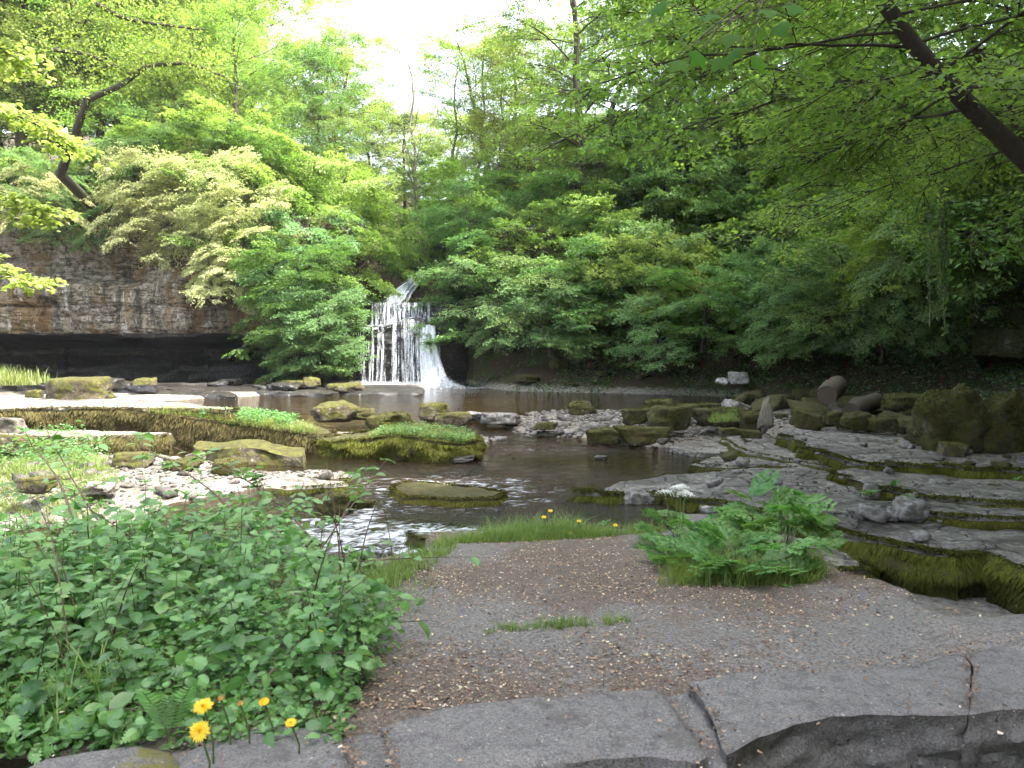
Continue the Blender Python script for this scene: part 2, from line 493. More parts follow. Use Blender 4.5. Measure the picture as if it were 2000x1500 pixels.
def ground_mat(name, ca, cb, cc, sc=1.0, green=.3, gcol=(.04, .06, .015), bump=.6, bank=None):
    m, nt, out = newmat(name)
    v = pos_(nt)
    a = noise(nt, v, .5 * sc, 5); b = noise(nt, v, 7 * sc, 6, .7); c = noise(nt, v, 50 * sc, 3, .7)
    col = mixc(nt, ramp(nt, a, [(.38, g(0)), (.62, g(1))]), ca, cb)
    col = mixc(nt, ramp(nt, b, [(.45, g(0)), (.6, g(.8))]), col, cc)
    col = mixc(nt, ramp(nt, math_(nt, 'ADD', math_(nt, 'MULTIPLY', a, .5), math_(nt, 'MULTIPLY', b, .5)), [(.62 - .3 * green, g(0)), (.70 - .3 * green, g(.9))]), col, gcol)
    vo = N(nt, 'ShaderNodeTexVoronoi', {'Vector': v, 'Scale': 14.0 * sc})
    col = mixc(nt, .35, col, mixc(nt, vo.outputs['Color'], tuple(x * .5 for x in ca), tuple(min(1, x * 1.6) for x in cb)))
    if bank:
        zz = N(nt, 'ShaderNodeSeparateXYZ', {0: v}).outputs[2]
        hm = ramp(nt, math_(nt, 'ADD', zz, math_(nt, 'MULTIPLY', math_(nt, 'SUBTRACT', b, .5), .5)), [(.13, g(0)), (.26, g(1))])
        sc_ = mixc(nt, ramp(nt, c, [(.4, g(0)), (.6, g(1))]), (.028, .02, .013), (.085, .058, .036))
        sc_ = mixc(nt, ramp(nt, noise(nt, v, 1.6, 5, .65), [(.5, g(0)), (.6, g(.9))]), sc_, (.035, .052, .012))
        col = mixc(nt, hm, col, sc_)
    h = math_(nt, 'ADD', math_(nt, 'ADD', b, math_(nt, 'MULTIPLY', c, .3)), math_(nt, 'MULTIPLY', vo.outputs['Distance'], -.6))
    bm = N(nt, 'ShaderNodeBump', {'Height': h, 'Strength': bump, 'Distance': .06 / sc})
    p = N(nt, 'ShaderNodeBsdfPrincipled', {'Base Color': col, 'Roughness': .9, 'Specular IOR Level': .2, 'Normal': bm.outputs[0]})
    nt.links.new(p.outputs[0], out.inputs[0])
    return m
M['bed'] = ground_mat('river_gravel', (.13, .11, .085), (.24, .22, .19), (.07, .055, .04), green=.05, bank=True)
M['soil'] = ground_mat('woodland_soil', (.045, .032, .020), (.075, .055, .035), (.025, .02, .014), sc=.8, green=.5, gcol=(.035, .055, .014))

def path_mat():
    m, nt, out = newmat('trodden_path')
    v = pos_(nt)
    a = noise(nt, v, 1.6, 5, .6); b = noise(nt, v, 14, 6, .7); c = noise(nt, v, 90, 4, .75)
    grey = mixc(nt, b, (.105, .098, .090), (.175, .163, .150))
    soil = mixc(nt, b, (.075, .058, .045), (.135, .108, .085))
    t = N(nt, 'ShaderNodeAttribute', attribute_name='tint').outputs['Fac']
    col = mixc(nt, ramp(nt, math_(nt, 'ADD', t, math_(nt, 'MULTIPLY', math_(nt, 'SUBTRACT', b, .5), 1.2)), [(.42, g(0)), (.58, g(1))]), grey, soil)
    col = mixc(nt, ramp(nt, c, [(.42, g(.7)), (.52, g(0))]), col, (.04, .034, .028))
    col = mixc(nt, ramp(nt, c, [(.60, g(0)), (.66, g(.7))]), col, (.26, .24, .21))
    bm = N(nt, 'ShaderNodeBump', {'Height': math_(nt, 'ADD', b, math_(nt, 'MULTIPLY', c, .6)), 'Strength': .7, 'Distance': .012})
    p = N(nt, 'ShaderNodeBsdfPrincipled', {'Base Color': col, 'Roughness': .85, 'Specular IOR Level': .25, 'Normal': bm.outputs[0]})
    nt.links.new(p.outputs[0], out.inputs[0])
    return m
M['path'] = path_mat()

def kerb_mat(name, moss=0.0):
    m, nt, out = newmat(name)
    v = pos_(nt)
    a = noise(nt, v, 3, 5, .6); b = noise(nt, v, 22, 6, .7); c = noise(nt, v, 160, 3, .7)
    col = mixc(nt, a, (.115, .106, .099), (.178, .166, .155))
    col = mixc(nt, ramp(nt, b, [(.36, g(.7)), (.48, g(0))]), col, (.06, .056, .054))
    col = mixc(nt, ramp(nt, b, [(.62, g(0)), (.74, g(.55))]), col, (.24, .235, .22))
    col = mixc(nt, ramp(nt, c, [(.38, g(.75)), (.55, g(0))]), col, (.05, .046, .043))
    col = mixc(nt, ramp(nt, noise(nt, v, 95, 2, .6), [(.66, g(0)), (.72, g(.8))]), col, (.30, .285, .25))
    col = mixc(nt, ramp(nt, noise(nt, v, 7, 6, .7), [(.56, g(0)), (.66, g(.65))]), col, (.065, .058, .050))
    vo = N(nt, 'ShaderNodeTexVoronoi', {'Vector': v, 'Scale': 16.0}).outputs['Distance']
    pit = ramp(nt, vo, [(.04, g(1)), (.10, g(0))])
    col = mixc(nt, math_(nt, 'MULTIPLY', pit, .8), col, (.03, .028, .025))
    h = math_(nt, 'ADD', math_(nt, 'ADD', math_(nt, 'MULTIPLY', b, .8), math_(nt, 'MULTIPLY', c, .25)), math_(nt, 'MULTIPLY', pit, -.3))
    gm = math_(nt, 'ADD', math_(nt, 'MULTIPLY', a, .8), math_(nt, 'MULTIPLY', b, .35))
    th = .84 - .5 * moss
    mask = ramp(nt, gm, [(th, g(0)), (th + .06, g(1))])
    mc = mixc(nt, c, (.06, .05, .012), (.16, .15, .03))
    col = mixc(nt, mask, col, mc)
    bm = N(nt, 'ShaderNodeBump', {'Height': h, 'Strength': .9, 'Distance': .016})
    p = N(nt, 'ShaderNodeBsdfPrincipled', {'Base Color': col, 'Roughness': .72, 'Specular IOR Level': .3, 'Normal': bm.outputs[0]})
    nt.links.new(p.outputs[0], out.inputs[0])
    return m
M['riser'] = rock_mat('moss_riser', (.07, .055, .035), (.13, .11, .075), dark=(.02, .016, .01), moss=.95, mosscol=(.035, .032, .008), mosscol2=(.10, .10, .016), bump=1.0)
M['kerb'] = kerb_mat('worn_gritstone', .05)
M['kerb_moss'] = kerb_mat('mossy_gritstone', .5)
M['kerb_joint'] = kerb_mat('joint_gritstone', .24)

def water_mat():
    m, nt, out = newmat('peaty_water')
    v = pos_(nt)
    t = N(nt, 'ShaderNodeAttribute', attribute_name='tint').outputs['Fac']   # 0 still .. 1 broken water
    w1 = noise(nt, pos_(nt, 1, 2.6, 1), 5.0, 4, .6, .3)
    w2 = noise(nt, pos_(nt, 1, 1.6, 1), 17.0, 5, .62, .6)
    w3 = noise(nt, v, 3.2, 4, .6, 1.2)
    h = math_(nt, 'ADD', math_(nt, 'MULTIPLY', w1, math_(nt, 'ADD', .25, math_(nt, 'MULTIPLY', t, .8))), math_(nt, 'MULTIPLY', w2, math_(nt, 'ADD', .05, math_(nt, 'MULTIPLY', t, 1.1))))
    bm = N(nt, 'ShaderNodeBump', {'Height': h, 'Strength': 1.0, 'Distance': .08})
    fr = N(nt, 'ShaderNodeFresnel', {'IOR': 1.33, 'Normal': bm.outputs[0]}).outputs[0]
    gl = N(nt, 'ShaderNodeBsdfGlossy', {'Color': g(.95) + (1,), 'Roughness': .03, 'Normal': bm.outputs[0]})
    tr = N(nt, 'ShaderNodeBsdfTransparent', {'Color': (.50, .33, .14, 1)})
    body = N(nt, 'ShaderNodeBsdfDiffuse', {'Color': (.026, .019, .009, 1)})
    inner = N(nt, 'ShaderNodeMixShader', {0: .5, 1: tr.outputs[0], 2: body.outputs[0]})
    mx = N(nt, 'ShaderNodeMixShader', {0: fr, 1: inner.outputs[0], 2: gl.outputs[0]})
    wf = noise(nt, pos_(nt, 1.5, 4.6, 1), 2.8, 4, .6, 1.2)
    foam = N(nt, 'ShaderNodeBsdfDiffuse', {'Color': (.75, .78, .80, 1)})
    fm = math_(nt, 'ADD', math_(nt, 'MULTIPLY', math_(nt, 'SUBTRACT', t, .5), .9), math_(nt, 'ADD', math_(nt, 'MULTIPLY', math_(nt, 'SUBTRACT', wf, .5), 2.4), math_(nt, 'MULTIPLY', math_(nt, 'SUBTRACT', w3, .5), .8)))
    fmask = ramp(nt, fm, [(.22, g(0)), (.95, g(.8))])
    mx2 = N(nt, 'ShaderNodeMixShader', {0: fmask, 1: mx.outputs[0], 2: foam.outputs[0]})
    nt.links.new(mx2.outputs[0], out.inputs[0])
    return m
M['water'] = water_mat()

def fall_mat(name, dens, sx=11.0):
    m, nt, out = newmat(name)
    t = N(nt, 'ShaderNodeAttribute', attribute_name='tint').outputs['Fac']
    n1 = noise(nt, pos_(nt, sx, sx * .2, 1.5), 1.0, 6, .75)
    n2 = noise(nt, pos_(nt), 26.0, 3, .7)
    a = math_(nt, 'ADD', math_(nt, 'MULTIPLY', n1, 1.0), math_(nt, 'ADD', math_(nt, 'MULTIPLY', math_(nt, 'SUBTRACT', n2, .5), .5), math_(nt, 'MULTIPLY', t, .45)))
    al = ramp(nt, a, [(.80 - dens, g(0)), (1.04 - dens, g(1))])
    df = N(nt, 'ShaderNodeBsdfDiffuse', {'Color': (.86, .89, .93, 1)})
    tl = N(nt, 'ShaderNodeBsdfTranslucent', {'Color': (.8, .84, .9, 1)})
    s = N(nt, 'ShaderNodeMixShader', {0: .4, 1: df.outputs[0], 2: tl.outputs[0]})
    tp = N(nt, 'ShaderNodeBsdfTransparent')
    mx = N(nt, 'ShaderNodeMixShader', {0: al, 1: tp.outputs[0], 2: s.outputs[0]})
    nt.links.new(mx.outputs[0], out.inputs[0])
    return m
M['fall'] = fall_mat('falling_water', -.035)
M['fall_thick'] = fall_mat('white_water', .12)
M['veil'] = fall_mat('water_veil', .01, 6.0)
M['foam'] = plain_mat('foam', (.8, .83, .86), .6, (.8, .83, .86), trans=.3)

# ------------------------------------------------------------------ landform
BOWL = [(-38, 43.2), (-10.5, 43.2), (-8.6, 38.5), (-7.6, 36.8), (-2.4, 36.8), (-1.6, 34.8), (1, 33.2), (5, 32.4), (9.5, 30.5), (12.6, 27.0),
        (14.8, 22.0), (14.2, 15.0), (13.0, 8.0), (12.0, -2.0), (10.0, -14), (-30, -14), (-36, 10), (-36, 30)]

def wl(x, y):
    r = -0.30 * (1 - sst(18.5, 23.5, y))
    left = 1 - sst(-1.0, 3.0, x + (13 - y) * .3)
    r = r - .14 * (1 - sst(12.8, 14.6, y)) * left
    r = r - .34 * (1 - sst(10.9, 12.3, y + .25 * (x + 2.2))) * left
    return r

BARS = [(-10.0, 14.4, 7.2, 2.6, .14), (-12.5, 18, 5.0, 2.2, .10), (2.6, 21.7, 4.0, 2.6, .06), (-1.8, 19.6, 2.2, 1.0, .02), (5.0, 19.6, 2.6, 1.5, .08), (-18, 31.5, 12, 5.5, .10),
        (-5.4, 34.6, 3.0, 1.6, .12)]

def flr(x, y):
    w = wl(x, y)
    b = w - .34 + 0 * x
    for cx, cy_, rx, ry, h in BARS:
        wob = 1 + .25 * vn(x * .7, y * .7, 0, 5)
        q = 1 - ((x - cx) / (rx * wob)) ** 2 - ((y - cy_) / (ry * wob)) ** 2
        b = np.maximum(b, w - .34 + (.34 + h) * np.clip(q * 2.2, 0, 1))
    # right bank
    xr = np.interp(y, [0, 8, 13.2, 14.6, 16, 20, 24, 28, 34], [30, 30, 22, 8, 6.2, 6.6, 6.2, 8, 30])
    b = np.maximum(b, np.minimum(-.3 + .5 * (x - xr), .12 + .02 * (x - xr)))
    D = dist_poly(x, y, BOWL)
    right = sst(-3, 1, x)
    b = b + right * 1.25 * (1 - sst(-3.4, -.1, D)) * 0 + right * 1.2 * sst(-3.2, 0.2, D)
    b = b + .035 * fbm(x * 1.1, y * 1.1, 0, 4, 3)
    return b

def land(x, y):
    x = np.asarray(x, float); y = np.asarray(y, float)
    D = dist_poly(x, y, BOWL)
    f = flr(x, y)
    R = sst(-2.0, 2.5, x)
    near = sst(6, 16, y)
    hillR = 1.2 + np.minimum(D, 14) * 1.0 + np.maximum(D - 14, 0) * .3
    hillL = 8.4 + .28 * D
    valley = 3.9 + .19 * (y - 35.5) + .75 * np.abs(x + 4.6 + .1 * (y - 36)) ** .95
    valley = np.where(y > 30, valley, 99)
    hill = np.where(x < -1.5, np.minimum(hillL, valley), np.minimum(hillR, valley + 12 * R))
    lowleft = (x < -10) & (y < 30)
    hill = np.where(lowleft, .5 + .35 * D, hill)
    hill = hill + .35 * fbm(x * .25, y * .25, 0, 4, 9) + .12 * fbm(x * 1.3, y * 1.3, 0, 3, 19)
    w = sst(-.05, .35, D)
    return f * (1 - w) + hill * w

def grid(x0, x1, y0, y1, step, zf, tintf=None, mask=None):
    nx = int((x1 - x0) / step) + 1; ny = int((y1 - y0) / step) + 1
    X, Y = np.meshgrid(np.linspace(x0, x1, nx), np.linspace(y0, y1, ny))
    Z = zf(X, Y)
    V = np.stack([X, Y, Z], -1).reshape(-1, 3)
    i = np.arange(ny - 1)[:, None] * nx + np.arange(nx - 1)[None]
    F = np.stack([i, i + 1, i + nx + 1, i + nx], -1)
    if mask is not None:
        c = (slice(0, -1), slice(0, -1))
        F = F[mask(X, Y)[c]]
    mb = MB()
    mb.add(V, F.reshape(-1, 4), 0, tintf(X, Y).ravel() if tintf is not None else None)
    return mb

# river bed and banks (fine), woodland slopes (coarse)
FX0, FX1, FY0, FY1 = -26.0, 17.0, 4.6, 38.0
link('river_bed', grid(FX0, FX1, FY0, FY1, .14, land, mask=lambda X, Y: dist_poly(X, Y, BOWL) < .9).mesh('river_bed', M['bed']), kind='structure')
def coarse(X, Y):
    Z = land(X, Y)
    ins = (dist_poly(X, Y, BOWL) < .6)
    Z = np.where(ins, np.minimum(Z, -.3) - .9, Z)
    return Z
link('woodland_ground', grid(-75, 75, -30, 130, .8, coarse).mesh('woodland_ground', M['soil']), kind='structure')

# water
def wsurf(X, Y):
    w = wl(X, Y)
    slope = np.hypot(*np.gradient(w)) / .09
    rough = brok(X, Y)
    return w + rough * (.022 * fbm(X * 3.5, Y * 5.0, 0, 3, 31)) + .003 * vn(X * 3, Y * 5, 0, 8)
def brok(X, Y):
    e = 0.15
    gx = (wl(X + e, Y) - wl(X - e, Y)) / (2 * e); gy = (wl(X, Y + e) - wl(X, Y - e)) / (2 * e)
    s = np.hypot(gx, gy)
    r = np.clip(s * 3.2, 0, 1)
    r = r * np.where(Y < 20, sst(-4.4, -3.1, X), 1)
    # broken water around the flat rock and the spill
    r = np.maximum(r, .80 * np.exp(-((X - (-1.0)) / 2.8) ** 2 - ((Y - 13.8) / 1.8) ** 2))
    r = np.maximum(r, .95 * np.exp(-((X - (-2.4)) / .5) ** 2 - ((Y - 12.3) / 1.3) ** 2))
    r = np.maximum(r, .6 * np.exp(-((X - .5) / 2.0) ** 2 - ((Y - 18.2) / .9) ** 2))
    r = np.maximum(r, 1.0 * np.exp(-((X - (-3.4)) / 1.6) ** 2 - ((Y - 34.2) / .5) ** 2))
    return r
wmb = grid(-25, 9, 6.0, 22.0, .09, wsurf, brok, mask=lambda X, Y: ~((X > 3.3 + .2 * vn(Y, X)) & (Y < 11.7)))
link('river_water', wmb.mesh('river_water', M['water']), kind='structure')
def pool(X, Y):
    return wl(X, Y) + .002 * vn(X * 3, Y * 5, 0, 8)
link('plunge_pool_water', grid(-26, 12, 22.002, 37, .25, pool, brok).mesh('plunge_pool_water', M['water']), kind='structure')

# ------------------------------------------------------------------ rocks
def ico(sub):
    import bmesh
    bm = bmesh.new(); bmesh.ops.create_icosphere(bm, subdivisions=sub, radius=1)
    V = np.array([v.co[:] for v in bm.verts]); F = np.array([[v.index for v in f.verts] for f in bm.faces])
    bm.free(); return V, F
ICO = {s: ico(s) for s in (1, 2, 3, 4)}

def boulder_geo(seed, dims, sub=4, planes=9, box=.8, rough=.075, blunt=60.0):
    """angular block: support planes blended softly, then weathered"""
    rng = np.random.default_rng(seed)
    V, F = ICO[sub]
    nn = [np.array(v, float) for v in [(1, 0, 0), (-1, 0, 0), (0, 1, 0), (0, -1, 0), (0, 0, 1), (0, 0, -1)]]
    dd = [box * rng.uniform(.85, 1.1) for _ in nn]
    nn = [v + rng.normal(0, .12, 3) for v in nn]
    for _ in range(planes):
        v = rng.normal(0, 1, 3); v /= np.linalg.norm(v); nn.append(v); dd.append(rng.uniform(.82, 1.12))
    nn = np.array(nn); nn /= np.linalg.norm(nn, axis=1)[:, None]
    dots = np.maximum(V @ nn.T, 1e-3) / np.array(dd)[None]
    r = 1.0 / ((dots ** blunt).sum(1) ** (1 / blunt))
    W = V * r[:, None]
    nz = fbm(W[:, 0] * 1.7 + seed, W[:, 1] * 1.7, W[:, 2] * 1.7, 4, seed)
    n2 = fbm(W[:, 0] * 6 + seed, W[:, 1] * 6, W[:, 2] * 9, 3, seed + 3)
    n3 = np.abs(fbm(W[:, 0] * 2.6, W[:, 1] * 2.6 + seed, W[:, 2] * 4.5, 3, seed + 8))
    W = W * (1 + rough * 1.5 * nz + rough * .6 * n2 - rough * .9 * n3)[:, None]
    W = W - (W.max(0) + W.min(0)) / 2
    return W / (W.max(0)[None] + 1e-9) * np.array(dims)[None] * .5, F

def boulder(name, seed, loc, dims, mat, rz=0, rx=0, ry=0, label=None, cat='boulder', group=None, sink=.15, **kw):
    W, F = boulder_geo(seed, dims, **kw)
    mb = MB(); mb.add(W, F)
    me = mb.mesh(name, mat)
    o = link(name, me, loc=(loc[0], loc[1], loc[2] + dims[2] * (.5 - sink)), rot=(rx, ry, rz), label=label, cat=cat, group=group)
    if mat is M['mossy']:
        r_ = np.random.default_rng(seed + 9000)
        n = int(min(12000, 2600 * dims[0] * (dims[1] + dims[2]) + 300))
        tri_ = F[r_.integers(0, len(F), n)]
        w_ = r_.dirichlet((1, 1, 1), n)
        q = (W[tri_] * w_[..., None]).sum(1)
        nn = np.cross(W[tri_[:, 1]] - W[tri_[:, 0]], W[tri_[:, 2]] - W[tri_[:, 0]]); nn /= np.linalg.norm(nn, axis=1)[:, None] + 1e-9
        keep = (.45 * nn[:, 2] + vn(q[:, 0] * 2.4 + seed, q[:, 1] * 2.4, q[:, 2] * 2.4, 3)) > -.05
        q, nn = q[keep], nn[keep]; n = len(q)
        fz = MB()
        sz = r_.uniform(.02, .055, n) * min(1.0, .5 + dims[0] * .4)
        scatter(fz, LEAF4, q - nn * .004, nn * .5 + r_.normal(0, .5, (n, 3)) + [0, 0, -.35], nn + r_.normal(0, .5, (n, 3)), sz, np.clip(r_.uniform(0, .9, n) * (.55 + .45 * nn[:, 2]) + .1, 0, 1))
        link('moss', fz.mesh('moss', M['moss'], smooth=False), parent=o, kind='stuff')
    return o

def rock_px(name, seed, px, py, z, wpx, hpx, mat, label, depth=.8, cat='rock', group=None, rz=0, rx=0, ry=0, **kw):
    """a rock whose foot shows at photo pixel (px, py), wpx wide and hpx high there, resting at height z"""
    p = P(px, py, z)
    k = p[1] / FPX
    w, h = wpx * k, hpx * k
    dy = w * depth
    return boulder(name, seed, (p[0], p[1] + dy * .45, z), (w * 1.05, dy, h * 1.18), mat, rz=rz, rx=rx, ry=ry, label=label, cat=cat, group=group, **kw)

def slab_mesh(outline, ztop, thick, res=.15, jit=.08, rough=.03, nlev=6, seed=0, under=.0, side=.06, mats=None, bevel=.04, tintf=None, smooth=True, terr=0.0, arris=9.0, fine=0.0):
    rng = np.random.default_rng(seed + 100)
    O = resample(outline, res)
    area = 0.5 * np.sum(O[:, 0] * np.roll(O[:, 1], -1) - np.roll(O[:, 0], -1) * O[:, 1])
    if area < 0: O = O[::-1].copy()
    nxt = np.roll(O, -1, 0); prv = np.roll(O, 1, 0)
    tg = nxt - prv; tg /= np.linalg.norm(tg, axis=1)[:, None] + 1e-9
    nrm = np.stack([tg[:, 1], -tg[:, 0]], 1)
    O = O + nrm * (jit * fbm(O[:, 0] * 1.6, O[:, 1] * 1.6, seed * 1.7, 4, seed))[:, None]
    n = len(O)
    x0, y0 = O.min(0); x1, y1 = O.max(0)
    gx, gy = np.meshgrid(np.arange(x0, x1, res), np.arange(y0, y1, res))
    gx = gx + rng.uniform(-.3, .3, gx.shape) * res; gy = gy + rng.uniform(-.3, .3, gy.shape) * res
    d = dist_poly(gx, gy, O)
    ok = d < -res * .55
    I = np.stack([gx[ok], gy[ok]], 1)
    allv = [Vector((a, b)) for a, b in np.concatenate([O, I])]
    rv, re_, rf, ov, oe, of_ = geometry.delaunay_2d_cdt(allv, [], [list(range(n))], 1, 1e-5)
    RV = np.array([v[:] for v in rv]); RF = np.array([f for f in rf if len(f) == 3])
    m = {}
    for i, o in enumerate(ov):
        for k in o: m[k] = i
    zt = ztop if callable(ztop) else (lambda X, Y: ztop + 0 * X)
    de = -np.minimum(dist_poly(RV[:, 0], RV[:, 1], O), 0)
    Z = zt(RV[:, 0], RV[:, 1]) + terr * (np.floor(3.2 * fbm(RV[:, 0] * .55, RV[:, 1] * 1.1, seed, 3, seed + 31)) / 3) + rough * fbm(RV[:, 0] * 1.3, RV[:, 1] * 1.3, seed, 4, seed + 5, .6) - bevel * np.exp(-de / (bevel * 1.2))
    if fine: Z = Z + fine * fbm(RV[:, 0] * 11, RV[:, 1] * 11, seed, 4, seed + 61, .6)
    mb = MB()
    tt = tintf(RV[:, 0], RV[:, 1]) if tintf else None
    mb.add(np.column_stack([RV, Z]), RF, 0, tt)
    idx = np.array([m.get(i, i) for i in range(n)])
    # sides
    rings = []
    for k in range(1, nlev + 1):
        t = k / nlev
        off = side * fbm(O[:, 0] * 2.3 + t * 1.1, O[:, 1] * 2.3, t * thick * 7, 4, seed + 9) - under * t + bevel * .8 * min(1, t * 3)
        off = off + side * .7 * (vn(t * thick * 6 + 0 * O[:, 0], 0 * O[:, 0] + seed, .3 * O[:, 0]))
        if fine: off = off + fine * 7 * (np.abs(fbm(O[:, 0] * 6, O[:, 1] * 6, t * thick * 9, 4, seed + 71, .6)) - .3)
        off = off * min(1, t * arris)
        Q = O + nrm * off[:, None]
        rings.append(np.column_stack([Q, Z[idx] - thick * t]))
    RG = np.array([np.column_stack([O, Z[idx]])] + rings)
    Vr = np.concatenate(rings)
    base = mb.n
    mb.add(Vr, np.zeros((0, 4), int)) if False else None
    mb.V.append(Vr); mb.T.append(np.zeros(len(Vr))); mb.n += len(Vr)
    j = np.arange(n); j2 = (j + 1) % n
    F0 = np.stack([idx[j], base + j, base + j2, idx[j2]], -1)
    Fs = [F0]
    for k in range(nlev - 1):
        a = base + k * n; b = a + n
        Fs.append(np.stack([a + j, b + j, b + j2, a + j2], -1))
    Fs = np.concatenate(Fs)
    mb.F.append(Fs); mb.M.append(np.full(len(Fs), 0 if not isinstance(mats, (list, tuple)) or len(mats) < 2 else 1, np.int32))
    bot = base + (nlev - 1) * n + j
    ctr = Vr[-n:].mean(0)
    mb.V.append(ctr[None]); mb.T.append(np.zeros(1)); cidx = mb.n; mb.n += 1
    mb.F.append(np.stack([bot[j2], bot[j], np.full(n, cidx)], -1)); mb.M.append(np.zeros(n, np.int32))
    zf_ = lambda X, Y: zt(X, Y)
    zf_.rings = RG
    return mb, O, nrm, zf_

def moss_fringe(name, parent, O, nrm, zt, thick, sel, n=9000, L=.09, seed=0, w=.012, onto=.1, mat=None, dark=1.0):
    """hanging moss strands over the edge of a ledge: sel(x,y) says where"""
    rng = np.random.default_rng(seed + 7)
    ok = sel(O[:, 0], O[:, 1])
    idx = np.where(ok)[0]
    if len(idx) == 0: return
    a = rng.choice(idx, n); u = rng.uniform(0, 1, n)
    b = (a + 1) % len(O)
    p = O[a] * (1 - u)[:, None] + O[b] * u[:, None]
    nr = nrm[a]
    t = rng.uniform(0, 1, n)
    dens = fbm(p[:, 0] * 2.2, p[:, 1] * 2.2, t * thick * 3, 3, seed + 50)
    keep = dens > -.45 - .5 * (1 - t)
    p, nr, t = p[keep], nr[keep], t[keep]
    n = len(p)
    z = zt(p[:, 0], p[:, 1]) + .015 - t * thick
    bulge = .05 + .05 * vn(p[:, 0] * 4, p[:, 1] * 4, z * 5, 4)
    top = rng.uniform(0, 1, n) < .16
    inward = np.where(top, -rng.uniform(0, onto, n), bulge * rng.uniform(.4, 1.0, n))
    z = np.where(top, zt(p[:, 0], p[:, 1]) + .01, z)
    pos = np.column_stack([p + nr * inward[:, None], z])
    if hasattr(zt, 'rings'):
        RG = zt.rings; lv = t * (len(RG) - 1); l0 = np.clip(lv.astype(int), 0, len(RG) - 2); fr_ = (lv - l0)[:, None]
        a_, b_, u_ = a[keep], b[keep], u[keep][:, None]
        face = (RG[l0, a_] * (1 - u_) + RG[l0, b_] * u_) * (1 - fr_) + (RG[l0 + 1, a_] * (1 - u_) + RG[l0 + 1, b_] * u_) * fr_
        face[:, :2] += nr * (bulge * rng.uniform(0, .6, n))[:, None]
        pos = np.where(top[:, None], pos, face)
    d = np.column_stack([nr * (rng.uniform(.15, .8, n) + .5 * top)[:, None] + rng.normal(0, .25 + .3 * top[:, None], (n, 2)), np.where(top, -.15, -1.0) + rng.normal(0, .25, n)])
    nv = np.column_stack([nr, 0.5 + 0 * z]) + rng.normal(0, .35, (n, 3))
    mb = MB()
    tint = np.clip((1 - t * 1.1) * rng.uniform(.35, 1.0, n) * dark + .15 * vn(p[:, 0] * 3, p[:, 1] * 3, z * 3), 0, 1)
    TV = BLADE[0].copy(); TV[:, 0] *= w / L * 1.6
    scatter(mb, (TV, BLADE[1]), pos, d, nv, L * rng.uniform(.5, 1.3, n), tint)
    link(name, mb.mesh(name, mat or M['moss']), parent=parent, kind='stuff')

def grass_patch(name, pts, h, w, seed, mat, parent=None, label=None, lean=.5, cat=None):
    rng = np.random.default_rng(seed)
    mb = MB()
    n = len(pts)
    nc = max(4, n // 26)                       # gather the blades into tufts
    c = pts[rng.integers(0, n, nc)]
    ci = rng.integers(0, nc, n)
    q = c[ci].copy(); rr = rng.normal(0, 1, (n, 2)) * h * .22
    q[:, :2] += rr
    loose = rng.uniform(0, 1, n) < .3
    pts = np.where(loose[:, None], pts, q)
    hh = h * (rng.uniform(.35, 1.25, nc)[ci]) * rng.uniform(.5, 1.3, n) * np.where(loose, .55, 1)
    blades(mb, pts, hh, w, lean * rng.uniform(.2, 1.8, n), np.clip(.6 * rng.uniform(0, 1, nc)[ci] + .4 * rng.uniform(0, 1, n), 0, 1), rng)
    return link(name, mb.mesh(name, mat), parent=parent, kind='stuff', label=label, cat=cat)
    blades(mb, pts, h * rng.uniform(.45, 1.25, n), w, lean * rng.uniform(.3, 1.6, n), rng.uniform(0, 1, n), rng)
    return link(name, mb.mesh(name, mat), parent=parent, kind='stuff', label=label, cat=cat)

